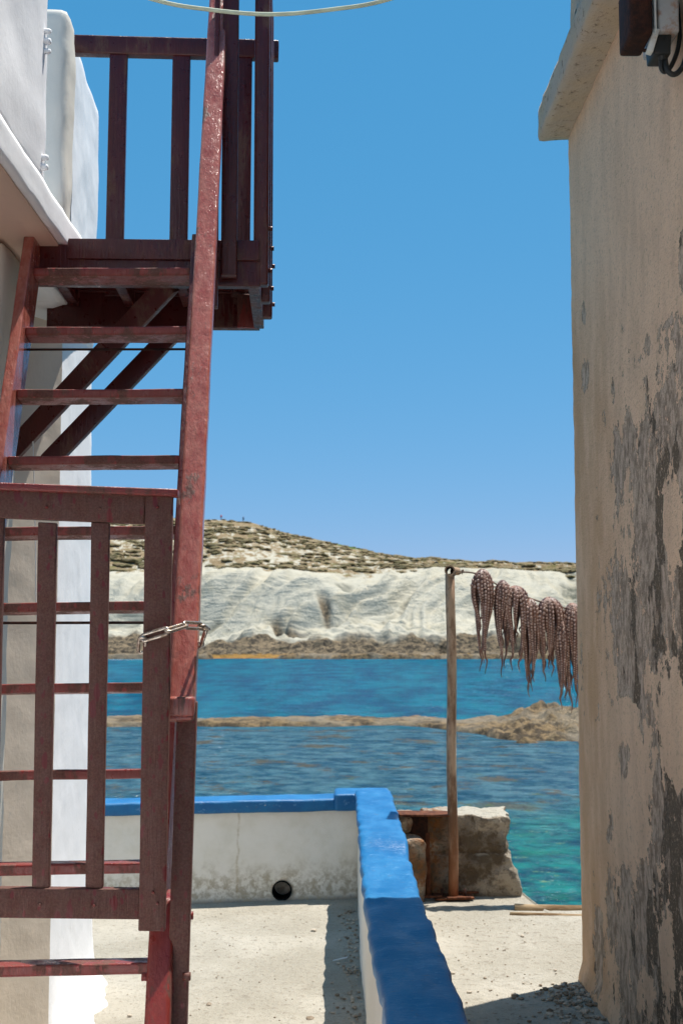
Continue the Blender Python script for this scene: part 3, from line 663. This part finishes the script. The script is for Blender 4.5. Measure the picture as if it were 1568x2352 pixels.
# kerb timbers at the quay edge
def bumpy_log(name, p0, p1, r, m, label, cat):
    n_ = 26; pts = []; rad = []
    for i in range(n_+1):
        t = i/n_; p = Vector(p0).lerp(Vector(p1), t); p += mnoise.noise_vector(p*5)*.010; pts.append(p); rad.append(r*(1+.18*mnoise.noise(p*9)))
    o = tube(name, pts, rad, m, None, 12); return tag(o, label, cat)
bumpy_log('edge_timber', (.94, 7.06, QZ+.006), (3.2, 7.03, QZ+.006), .022, 'driftwood', 'long weathered brown timber lying along the edge of the quay', 'timber')
bumpy_log('edge_lath', (.90, 6.93, QZ+.000), (3.0, 6.89, QZ+.000), .010, 'driftwood', 'thin pale lath lying just in front of the edge timber', 'timber')

# ------------------------------------------------------------------ old building on the right
WXR, CYR = 1.05, 5.66
ob = empty('old_building', (2.2, 3.0, QZ), 'old building with peeling beige plaster and a masonry eave, right of the alley', 'building')
ny_, nz_ = 330, 560
ys_ = np.linspace(1.2, CYR, ny_); zs_ = np.linspace(QZ-.06, 4.02, nz_); YY, ZZ = np.meshgrid(ys_, zs_)
# where each spot of the wall lies, in units of the survey
kz = (ZZ-EYE)/YY; b_ = (kz*CT-ST)/(CT+kz*ST); ROW = 1176-b_*F; PXW = 784+F*(WXR/YY)/(CT+kz*ST)
bnd = np.interp(ROW, [0, 650, 740, 850, 930, 1000, 1100, 1250, 1330, 1450, 1600, 1680, 1720, 1800, 1900, 2000, 2100, 2200, 2300, 2400],
                [1700, 1640, 1545, 1520, 1480, 1430, 1425, 1440, 1395, 1392, 1400, 1470, 1480, 1500, 1455, 1410, 1385, 1395, 1400, 1430])
pf = np.clip((PXW-bnd)/110+.5, .06, .80)
def blob(cx_, cy_, rx_, ry_): return np.exp(-(((PXW-cx_)/rx_)**2+((ROW-cy_)/ry_)**2)**1.5)
for (c1, c2, r1, r2, a_) in ((1548, 1215, 26, 105, -.95), (1545, 1690, 36, 120, -.95), (1440, 1650, 26, 50, -.9), (1455, 1880, 40, 110, -.9), (1490, 1560, 14, 60, -.5), (1420, 1060, 16, 40, .6), (1435, 1750, 14, 60, .9),
                             (1340, 860, 9, 40, .9), (1338, 720, 7, 30, .7), (1460, 820, 14, 30, .7), (1485, 790, 8, 40, .6), (1405, 900, 6, 40, .6), (1470, 700, 6, 40, .6), (1570, 560, 14, 50, .8), (1560, 620, 9, 60, .7),
                             (1400, 1900, 9, 50, .8), (1372, 2170, 12, 80, .7), (1530, 2200, 18, 120, -.5), (1480, 2280, 24, 60, -.4), (1375, 1640, 8, 30, .5), (1440, 1000, 10, 60, .5), (1425, 860, 8, 30, .5)):
    pf = pf+a_*blob(c1, c2, r1, r2)
WXv = 3.3
nz1 = fbm(YY*5.5, ZZ*2.3, 3, 5); pf = pf+.85*nz1*sstep(300, 800, ROW)+.45*fbm(YY*16, ZZ*8, 1, 4)-.06
deep = .22+1.0*fbm(YY*8, ZZ*3.0, 9, 4)+.35*sstep(1470, 1520, PXW)*sstep(800, 1200, ROW)+.12*sstep(2000, 2200, ROW)
och = np.clip(sstep(1440, 1370, PXW) if False else (1-sstep(1360, 1440, PXW))*sstep(560, 900, ROW)*(.75+.7*fbm(YY*3.5, ZZ*1.2, 5, 3)), 0, 1)
XXw = WXR+.006*fbm(YY*1.5, ZZ*1.5, 0, 3)+.004*fbm(YY*9, ZZ*9, 0, 3)-.022*(1-sstep(0, .10, ZZ-QZ))*(1+.6*fbm(YY*6, 1, 1, 3))
XXw += .006*np.clip(pf, 0, 1)
# lean-over lump of the corner and its rough edge
wallo = grid_obj('wall', XXw[:, ::-1], YY[:, ::-1], ZZ[:, ::-1], 'weathered_plaster', dict(peel=np.clip(pf, -.5, 1.5)[:, ::-1], deep=deep[:, ::-1], ochre=och[:, ::-1]), ob)
def edgeclip(P): return P
rough('end_wall', (WXR+.020, 5.30, QZ-.05), (4.2, CYR+.018, 4.02), 'weathered_plaster', ob, res=(.08, .05, .04), amp=.004, freq=6, rnd=.03)
bpy.data.objects[wallo.name]
rough('eave', (.914, .6, 3.985), (4.2, CYR+.04, 4.135), 'eave_plaster', ob, res=(.03, .06, .025), amp=.007, freq=9, rnd=.018)
def par(P):
    P = P.copy(); s = sstep(4.9, 5.25, P[:, 1]); P[:, 2] -= s*.25*(P[:, 2] > 4.3); return P
rough('roof_parapet', (.975, .6, 4.13), (4.2, 5.22, 4.95), 'eave_plaster', ob, res=(.05, .06, .04), amp=.010, freq=7, rnd=.05, warp=par)

# wall lamp
fl = empty('floodlight', (1.0, 4.1, 3.6), 'grey wall floodlight with a rust-brown hood and drooping black cables high on the old wall', 'lamp')
def pbox(name, pxa, ra, pxb, rb, y0, dep, m, bev=.004, skew=0):
    a = at(pxa, ra, y0); c = at(pxb, rb, y0); lo = (min(a.x, c.x), y0, min(a.z, c.z)); hi = (max(a.x, c.x), y0+dep, max(a.z, c.z))
    vs, fs = hexa([P3(lo[0]+skew, lo[1], lo[2]), P3(hi[0]-skew, lo[1], lo[2]), P3(hi[0]-skew, hi[1], lo[2]), P3(lo[0]+skew, hi[1], lo[2]), P3(lo[0], lo[1], hi[2]), P3(hi[0], lo[1], hi[2]), P3(hi[0], hi[1], hi[2]), P3(lo[0], hi[1], hi[2])], bev, 2, 0, .001, 3)
    return link(name, vs, fs, m, fl, True)
pbox('hood', 1444, -60, 1500, 76, 3.62, .16, 'dark_rust', .012)
pbox('casing', 1508, -60, 1560, 72, 3.66, .20, 'lamp_casing', .008)
pbox('front_frame', 1499, -60, 1508, 78, 3.64, .03, 'white_enamel', .003)
beam('bracket_arm', at(1505, 70, 3.66), at(1489, 122, 3.66), (1, 0, 0), .019, .03, 'white_enamel', fl, bev=.003)
pbox('junction_box', 1496, 76, 1543, 124, 3.68, .09, 'black_plastic', .006, .004)
tube('bolt', [at(1476, 116, 3.67), at(1492, 116, 3.67)], .006, 'dark_rust', fl, 8)
tube('cable_gland', [at(1519, 95, 3.70), at(1521, 140, 3.70)], [.022, .013], 'black_plastic', fl, 12)
def cbl(pts, r): return tube('cable', smooth_path([at(*p) for p in pts], 7), r, 'black_plastic', fl, 10)
cbl([(1519, 132, 3.70), (1517, 155, 3.70), (1526, 165, 3.71), (1541, 150, 3.72), (1556, 110, 3.74), (1562, 50, 3.76), (1564, -40, 3.78)], .0072)
cbl([(1526, 136, 3.70), (1531, 160, 3.69), (1545, 171, 3.69), (1562, 160, 3.69), (1574, 130, 3.70), (1582, 60, 3.72)], .0085)
beam('wall_bracket', at(1560, 20, 3.78), (WXR+.01, 3.9, at(1560, 20, 3.78).z), (0, 0, 1), .05, .03, 'dark_rust', fl, bev=.003)

# ------------------------------------------------------------------ white house on the left
wh = empty('white_house', (-1.8, 5.0, 0), 'whitewashed house with an overhanging balcony slab on the left of the alley', 'building')
HX = -1.218; HA = (HX, 5.43); HE = 6.38
SDIR = Vector((-.62, -.78)).normalized()
def house_wall():
    # outline in plan: near end, angled face, corner, long face, far end
    n1, n2 = 60, 40; pl = []; Lw = 1.3
    for i in range(n1): t = 1-i/(n1-1); pl.append((HA[0]+SDIR.x*t*Lw, HA[1]+SDIR.y*t*Lw, 0))
    for i in range(1, n2): t = i/(n2-1); pl.append((HX, HA[1]+(HE-HA[1])*t, 1))
    for i in range(1, 14): t = i/13; pl.append((HX-1.6*t, HE+.0*t, 2))
    pl = np.array(pl); zz = np.linspace(-.05, 3.14, 110)
    XX_, ZZ_ = np.meshgrid(pl[:, 0], zz); YY_, _ = np.meshgrid(pl[:, 1], zz); K_, _ = np.meshgrid(pl[:, 2], zz)
    s = np.meshgrid(np.arange(len(pl))*.03, zz)[0]
    flr = .15*np.exp(-np.maximum(ZZ_, 0)/.06)*(1+.5*fbm(YY_*5, 0, ZZ_*8, 3))*(K_ == 1)*(1-sstep(6.0, 6.36, YY_)*.4)*sstep(5.4, 5.55, YY_)
    bul = .010*fbm(s*1.6, ZZ_*.5, 0, 3)+.004*fbm(XX_*8, YY_*8, ZZ_*8, 3)
    nx = np.where(K_ == 0, .78, 1.0)*(K_ < 2); ny = np.where(K_ == 0, -.62, 0)+(K_ == 2)*1.0
    XX_, YY_ = XX_+nx*bul+flr, YY_+ny*bul-flr*.5*(K_ == 1)
    YY_ = YY_-.11*np.clip(ZZ_, 0, 3.2)*np.where(K_ == 1, sstep(5.43, 6.38, YY_), (K_ == 2)*1.0)
    grid_obj('wall', XX_[:, :n1], YY_[:, :n1], ZZ_[:, :n1], 'shade_plaster', None, wh)  # shaded face: warm bounced light put into its plaster colour
    return grid_obj('wall', XX_[:, n1-1:], YY_[:, n1-1:], ZZ_[:, n1-1:], 'whitewash', None, wh)
house_wall()
rough('pilaster', (-1.9, 4.36, -.05), (-1.235, 4.75, 3.10), 'cream_plaster', wh, res=.05, amp=.008, freq=3, rnd=.05, warp=lambda P: P+np.stack([.035*sstep(1.8, 3.1, P[:, 2]), 0*P[:, 0], 0*P[:, 0]], 1))
rough('wall', (-2.4, -5.0, -.05), (-1.30, 4.355, 3.10), 'whitewash', wh, res=(.2, .08, .08), amp=.010, freq=2, rnd=.03)
rough('balcony_slab', (-2.6, -5.0, 3.117), (-1.009, 4.83, 3.236), 'whitewash', wh, res=(.05, .04, .02), amp=.005, freq=5, rnd=.010)
rough('slab_soffit', (-2.55, -4.95, 3.104), (-1.03, 4.80, 3.1155), 'soffit_tan', wh, res=(.1, .1, .02), amp=.001, freq=5, rnd=.002)  # thin added plate, a redder tan than the slab above it
rough('parapet', (-1.22, -5.0, 3.24), (-1.028, 4.27, 4.6), 'whitewash', wh, res=(.05, .05, .04), amp=.010, freq=3, rnd=.02)
rough('pillar', (-1.6, 4.88, 3.12), (-1.10, 5.06, 4.23), 'cream_plaster', wh, res=(.03, .03, .03), amp=.010, freq=4, rnd=.045)
rough('upper_wall', (-1.9, 5.07, 3.05), (-1.150, 6.07, 4.30), 'whitewash', wh, res=(.05, .035, .03), amp=.012, freq=3, rnd=.05, warp=lambda P: P+np.stack([-.05*sstep(5.1, 6.05, P[:, 1])*1.0, 0*P[:, 0], 0*P[:, 0]], 1))
rough('balcony_slab', (-2.2, 4.835, 3.06), (-1.14, 5.45, 3.165), 'whitewash', wh, res=(.05, .05, .02), amp=.006, freq=6, rnd=.012)
# hinge pins on the parapet edge
for (a_, c_, r_) in ((97, 72, .010), (99, 95, .013), (99, 118, .010), (99, 362, .011), (103, 384, .012)):
    p = at(a_, c_, 4.20); p.x = -1.03+.012
    tube('hinge_pin', [p+Vector((-.03, 0, 0)), p+Vector((.004, 0, 0)), p+Vector((.012, 0, 0))], [r_, r_, r_*.7], 'whitewash', wh, 10)
pw = [at(76, 1000, 5.12), at(79, 1100, 5.14), at(82, 1250, 5.16), at(83, 1380, 5.17), at(86, 1440, 5.18)]
tube('wall_line', smooth_path(pw, 4), .0022, 'whitewash', wh, 6)  # thin white upright line in front of the angled face

# ------------------------------------------------------------------ wooden stair and landing
st = empty('wooden_staircase', W(-.66, 3.05, 0), 'steep oxblood-red wooden staircase with a railed landing fixed to the white house', 'staircase', rz=ANG)
UL, UR, V0, RUN, RIS, Z0 = -.939, -.383, 3.429, .1091, .24, EYE-.856
SLP = RIS/RUN
def vline(z): return V0+(z-Z0)/SLP
for n_ in range(-3, 10):
    v = V0+RUN*n_; z = Z0+RIS*n_; ti = .028 if n_ > 1 else .031; dz = .085; al = .09; U0, U1 = UL-.001, UR+.001
    # board tilted a little, front nosing rounded
    c = [W(U0, v+.006, z-ti+.0129*U0), W(U1, v+.006, z-ti+.0129*U1), W(U1, v+.102, z-ti-.102*al+.0129*U1), W(U0, v+.102, z-ti-.102*al+.0129*U0),
         W(U0, v, z+.0129*U0), W(U1, v, z+.0129*U1), W(U1, v+.102, z-.102*al+.0129*U1), W(U0, v+.102, z-.102*al+.0129*U0)]
    vs, fs = hexa(c, .008, 3, 0, 0, 0)
    bm = bmesh.new(); bv = [bm.verts.new(q) for q in vs]
    for f in fs: bm.faces.new([bv[i] for i in f])
    le = [e for e in bm.edges if e.calc_length() > .4]; bmesh.ops.subdivide_edges(bm, edges=le, cuts=14, use_grid_fill=True)
    for q in bm.verts: q.co += mnoise.noise_vector(q.co*6+Vector((n_, 0, 0)))*.0016+mnoise.noise_vector(q.co*22)*.0007
    vs, fs = bm_out(bm); link('tread', vs, fs, 'red_paint', st, True)
def sloped(name, u0, u1, z0, z1, dv0, dv1, m, cuts=24, bev=.005):
    a = lambda u, dv, z: W(u, vline(z)+dv, z)
    c = [a(u0, dv0, z0), a(u1, dv0, z0), a(u1, dv1, z0), a(u0, dv1, z0), a(u0, dv0, z1), a(u1, dv0, z1), a(u1, dv1, z1), a(u0, dv1, z1)]
    vs, fs = hexa(c, bev, 3, cuts, .0016, random.random()*40); return link(name, vs, fs, m, st, True)
sloped('stringer', UL-.036, UL, 0, 3.15, -.045, .125, 'red_gloss')
sloped('stringer', UR, UR+.034, .90, 3.13, -.03, .125, 'red_dark')
# lower length of the right stringer, thicker, with a rounded head
ft = sloped('stringer_foot', UR, UR+.064, 0, 1.005, -.075, .05, 'red_paint', bev=.014)
for (z_, ) in ((.955,), (.815,)):
    for s_, u_ in ((-1, UR-.006), (1, UR+.100)):
        v_ = vline(z_)-.03
        tube('bolt', [W(u_-.010, v_, z_), W(u_+.010, v_, z_)], .011, 'red_paint', st, 6)
# newel post below the handrail end
ubox('newel_post', UR+.066, UR+.118, 3.385, 3.43, 0, 1.52, 'red_dusty', st, du=-.032, cuts=8)
# handrail
HU0, HU1 = -.337, -.269
def hl(z): return 3.36+(z-1.485)/SLP
def hand():
    a = lambda u, dv, z: W(u, hl(z)+dv, z); z0, z1 = 1.475, 4.62
    c = [W(HU0, hl(z0), z0-.010), W(HU1, hl(z0), z0-.010), W(HU1, hl(z0)+.055, z0-.012), W(HU0, hl(z0)+.055, z0-.012), a(HU0, 0, z1), a(HU1, 0, z1), a(HU1, .042, z1), a(HU0, .042, z1)]
    # chamfered lower end: top of the end cut sits a little up the rail
    c[0] = W(HU0, hl(z0)-.012, z0); c[1] = W(HU1, hl(z0)-.012, z0)
    vs, fs = hexa(c, .010, 3, 70, .0018, 3.1); return link('handrail', vs, fs, 'red_gloss', st, True)
hand()
u_, z_ = lu(395, 1645, 3.34)
eu0, ez0 = lu(395, 1646, 3.335); eu1, ez1 = lu(452, 1606, 3.335)
ubox('handrail_end', HU0-.001, HU1+.001, 3.338, 3.40, ez0, ez1+.006, 'red_gloss', st, bev=.008)
# tie rods
for zr in (803, 1431):
    v_ = 4.33 if zr == 803 else 3.80
    (ua, za), (ub, zb_) = lu(60 if zr == 803 else 0, zr, v_), lu(425, zr-1, v_)
    tube('tie_rod', [W(UL-.01, v_, za), W(UR+.01, v_, zb_)], .0042, 'dark_rust', st, 8)
# landing beams
VF, VBK = 4.52, 5.19
ur = lu(598, 600, VF)[0]; zt = lu(400, 552, VF)[1]; zb2 = lu(550, 657, VF)[1]; ul = lu(104, 600, VF)[0]
ubox('front_beam', -.985, ur, VF, VF+.045, zb2, zt-.018, 'red_dark', st, cuts=10)
ul2 = lu(152, 560, VF)[0]
ubox('edge_board', ul2+.01, ur-.004, VF-.012, VF-.002, zt-.075, zt, 'red_dark', st, bev=.002)
u2 = lu(136, 700, VBK)[0]; u3 = lu(596, 700, VBK)[0]; zb3 = lu(400, 752, VBK)[1]; zt3 = lu(400, 671, VBK)[1]
ubox('back_beam', u2-.05, u3, VBK, VBK+.05, zb3, zt3, 'red_dark', st, cuts=10)
ubox('side_beam', ur-.045, ur-.003, VF+.047, VBK-.002, zb2+.004, zt-.020, 'red_dark', st)
ubox('beam_end', lu(545, 700, VBK-.03)[0], lu(597, 700, VBK-.03)[0], VBK-.022, VBK-.003, zb3-.005, zt3-.01, 'red_paint', st)
nb = 7
for i in range(nb):
    v0_ = VF+.048+(VBK+.09-VF-.048)*i/nb; ubox('deck_board', -1.14, ur-.002, v0_, v0_+.088, zt-.014, zt+.012, 'red_dark', st, bev=.002)
for u_ in (-.95, -.72, -.48): ubox('joist', u_, u_+.04, VF+.047, VBK-.002, zt-.075, zt-.017, 'red_dark', st, bev=.002)
# braces under the landing
def brace(pa, ra, va, pb, rb, vb, wd):
    a = W(lu(pa, ra, va)[0], va, lu(pa, ra, va)[1]); c = W(lu(pb, rb, vb)[0], vb, lu(pb, rb, vb)[1])
    beam('brace', a, c, (-.7, 0, .7), wd, .045, 'red_dark', st, bev=.003)
brace(9, 1058, 5.30, 391, 650, 4.60, .080)
brace(111, 1062, 5.235, 446, 713, 5.215, .076)
# far railing
VR = 5.20
ra0 = W(*[lu(160, 105, VR)[0], VR, lu(160, 105, VR)[1]]); ra1 = W(lu(640, 118, VR)[0], VR, lu(640, 118, VR)[1])
beam('rail', ra0, ra1, (0, 0, 1), .080, .05, 'red_dark', st, bev=.007, cuts=8)
for p in (250, 395, 537):
    ua = lu(p, 320, VR)[0]; ub_ = lu(p+41, 320, VR)[0]; ubox('baluster', ua, ub_, VR-.018, VR+.012, zt3-.02, ra0.z-.035, 'red_dark', st, bev=.003, du=-.004)
# outer side railing: boards bolted to the side beam, seen edge on
for i, v_ in enumerate((4.52, 4.76, 5.00)):
    ua = lu(583, 400, 4.52)[0]; ub_ = lu(618, 400, 4.52)[0]
    ubox('baluster', ua+.002*i, ub_+.002*i, v_, v_+.055, lu(600, 728, 5.0)[1], 4.25 if i else 4.62, 'red_dark', st, bev=.010)
    for r_ in (607, 695):
        zq = lu(600, r_, 5.0)[1]; tube('bolt', [W(ub_, v_+.028, zq), W(ub_+.014, v_+.028, zq)], .009, 'red_dark', st, 6)
ubox('rail', ua, ub_, 4.58, 5.24, 4.255, 4.30, 'red_dark', st, bev=.004)
# newel beside the handrail at the landing, and its thin cover strip
a_, c_ = lu(509, 400, 4.46)[0], lu(545, 400, 4.46)[0]; ubox('newel_post', a_, c_, 4.46, 4.512, lu(530, 632, 4.46)[1], 4.75, 'red_dark', st, bev=.004)
a_, c_ = lu(488, 500, 4.42)[0], lu(500, 500, 4.42)[0]; ubox('cover_strip', a_, c_-.001, 4.40, 4.45, lu(505, 706, 4.42)[1], 4.70, 'red_dark', st, bev=.004, du=.004)
# ------------------------------------------------------------------ gate at the foot of the stair
GV = 3.27; GY = .06
gt = empty('wooden_gate', W(-.62, GV, .98), 'dusty oxblood-red slatted gate chained shut across the stair', 'gate', rz=ANG)
def gp(px, row, dv=0):
    v = GV-GY*(395-px)/395+dv; u, z = lu(px, row, v); return W(u, v, z)
def gboard(name, q, th=.028, dv=0, m='red_dusty', bev=.003, cuts=4):
    """q = four sight points: bottom-left, bottom-right, top-right, top-left"""
    f = [gp(*p, dv) for p in q]; bk_ = [p+W(0, th, 0)-W(0, 0, 0) for p in f]
    c = [f[0], f[1], bk_[1], bk_[0], f[3], f[2], bk_[2], bk_[3]]
    vs, fs = hexa(c, bev, 2, cuts, .0009, random.random()*30); return link(name, vs, fs, m, gt, True)
gboard('top_rail', [(-420, 1172, ), (331, 1203), (335, 1128), (-420, 1103)], cuts=0)
gboard('stile', [(318, 2139), (379, 2140), (397, 1131), (334, 1128)], .030, -.002, cuts=10)
gboard('cap', [(-420, 1109), (407, 1140), (408, 1123), (-420, 1092)], .05, -.018, 'red_paint', .004, 0)
gboard('bottom_rail', [(-420, 2104), (319, 2112), (320, 2042), (-420, 2036)], cuts=0)
for (tl, bl) in ((88, 73), (210, 196), (-32, -50), (-152, -174), (-272, -298)):
    tw = 42 if tl > 0 else 41
    gboard('slat', [(bl, 2040), (bl+40, 2040), (tl+tw, 1201 if tl > -10 else 1190), (tl, 1199 if tl > -10 else 1188)], .022, .003, cuts=8)
gboard('stile', [(-480, 2139), (-421, 2140), (-421, 1100), (-480, 1095)], .030, -.002, cuts=4)

for (px_, r_) in ((108, 1165), (230, 1168), (362, 1165), (362, 2075), (92, 2078), (216, 2080), (352, 2050)):
    p_ = gp(px_, r_, -.004); tube('nail_head', [p_, p_+W(0, -.003, 0)], [.0045, .003], 'red_paint', gt, 8)
# chain
ch = empty('chain', W(-.33, 3.22, 1.62), 'galvanised steel chain looped round the gate stile and the handrail', 'chain', rz=ANG)
def link_obj(pa, pb, nrm, wd=.026, r=.0046):
    a, c = Vector(pa), Vector(pb); d = (c-a); L = d.length+.016; d.normalize(); n_ = Vector(nrm); n_ = (n_-d*n_.dot(d)).normalized(); s = d.cross(n_); m_ = (a+c)/2
    pts = []; hw = wd/2-r; hl_ = L/2-hw-r
    for k in range(8): an = -math.pi/2+math.pi*k/7; pts.append(m_+d*(hl_+hw*math.cos(an))+s*(hw*math.sin(an)))
    for k in range(8): an = math.pi/2+math.pi*k/7; pts.append(m_+d*(-hl_+hw*math.cos(an))+s*(hw*math.sin(an)))
    vs, fs = [], []; N_ = len(pts); n2 = 8
    for i, p in enumerate(pts):
        t = (pts[(i+1) % N_]-pts[i-1]).normalized(); b2 = t.cross(n_).normalized()
        for k in range(n2): an = 2*math.pi*k/n2; vs.append(p+(n_*math.cos(an)+b2*math.sin(an))*r)
    for i in range(N_):
        for k in range(n2): fs.append([i*n2+k, i*n2+(k+1) % n2, ((i+1) % N_)*n2+(k+1) % n2, ((i+1) % N_)*n2+k])
    link('chain_link', vs, fs, 'chain_steel', ch, True)
def cp(px, row, v): u, z = lu(px, row, v); return W(u, v, z)
path = [((325, 1497), 3.275), ((328, 1466), 3.245), ((384, 1449), 3.235), ((425, 1436), 3.30), ((463, 1438), 3.375), ((474, 1446), 3.43), ((463, 1478), 3.49), ((430, 1500), 3.50)]
cpts = [cp(p[0], p[1], v) for p, v in path]
for i in range(len(cpts)-1):
    view = W(0, -1, 0)-W(0, 0, 0); up_ = Vector((0, 0, 1)); nrm = (view*.85+up_*.55) if i % 2 else (view*.55-up_*.85)
    if i in (1, 3): nrm = view*.95+up_*.2
    if i == 2: nrm = view*.55+up_*.85
    link_obj(cpts[i], cpts[i+1], nrm)

# overhead cable
cpx = [(-90, -190), (120, -80), (350, -2), (480, 22), (620, 33), (760, 22), (900, -4), (1130, -90), (1400, -230)]
pts = smooth_path([at(a, c, 3.05) for a, c in cpx], 8)
pts = [Vector((-1.02, 3.05, pts[0].z+.12))]+pts+[Vector((.93, 3.05, 4.02))] if False else pts
oc = tube('overhead_cable', pts, .0052, 'cable_sheath', None, 10); tag(oc, 'pale green cable sagging across the alley overhead in front of the sky', 'cable')

# ------------------------------------------------------------------ two walkers on the crest
def walker(px, row, shirt, label, seed):
    xx = (px-784)/F*376; best = None
    j = np.searchsorted(x, xx); col_ = Z[:, j]; ang = (col_-EYE)/yv; i = int(np.argmax(ang)); yy = float(yv[i]); xx = (px-784)/F*yy; gz_ = ground_z(xx, yy)-.05
    e_ = empty('person', (xx, yy, gz_), label, 'person', 'walkers on the headland')
    bm = bmesh.new(); joints = [((0, 0, .92), .14), ((-.10, 0, .88), .09), ((-.12, .05, .48), .065), ((-.13, .02, .06), .05), ((.10, 0, .88), .09), ((.13, -.08, .48), .065), ((.15, -.12, .06), .05),
                                ((0, 0, 1.18), .15), ((0, 0, 1.40), .16), ((-.20, 0, 1.38), .06), ((-.28, .03, 1.10), .045), ((-.30, -.06, .86), .035), ((.20, 0, 1.38), .06), ((.29, -.02, 1.10), .045), ((.30, -.10, .88), .035), ((0, 0, 1.52), .06), ((0, -.01, 1.62), .095), ((0, 0, 1.74), .07)]
    ed = [(0, 1), (1, 2), (2, 3), (0, 4), (4, 5), (5, 6), (0, 7), (7, 8), (8, 9), (9, 10), (10, 11), (8, 12), (12, 13), (13, 14), (8, 15), (15, 16), (16, 17)]
    me = bpy.data.meshes.new('body'); me.from_pydata([j_[0] for j_ in joints], ed, []); o = bpy.data.objects.new('body', me); COL.objects.link(o)
    md = o.modifiers.new('s', 'SKIN'); md.use_smooth_shade = True
    for i, j_ in enumerate(joints): me.skin_vertices[0].data[i].radius = (j_[1], j_[1]*.8)
    me.skin_vertices[0].data[0].use_root = True
    bpy.context.view_layer.update(); dg = bpy.context.evaluated_depsgraph_get(); m2 = bpy.data.meshes.new_from_object(o.evaluated_get(dg)); o.modifiers.clear(); o.data = m2
    m2.materials.clear(); [m2.materials.append(MATS[q]) for q in (shirt, 'cloth_navy', 'skin')]
    for p in m2.polygons: p.material_index = 1 if p.center.z < .95 else (2 if p.center.z > 1.5 else 0)
    o.parent = e_
walker(507, 1190, 'cloth_red', 'walker in a bright red top standing on the crest of the headland', 1)
walker(558, 1192, 'cloth_navy', 'walker in dark clothes on the crest, right of the one in red', 2)
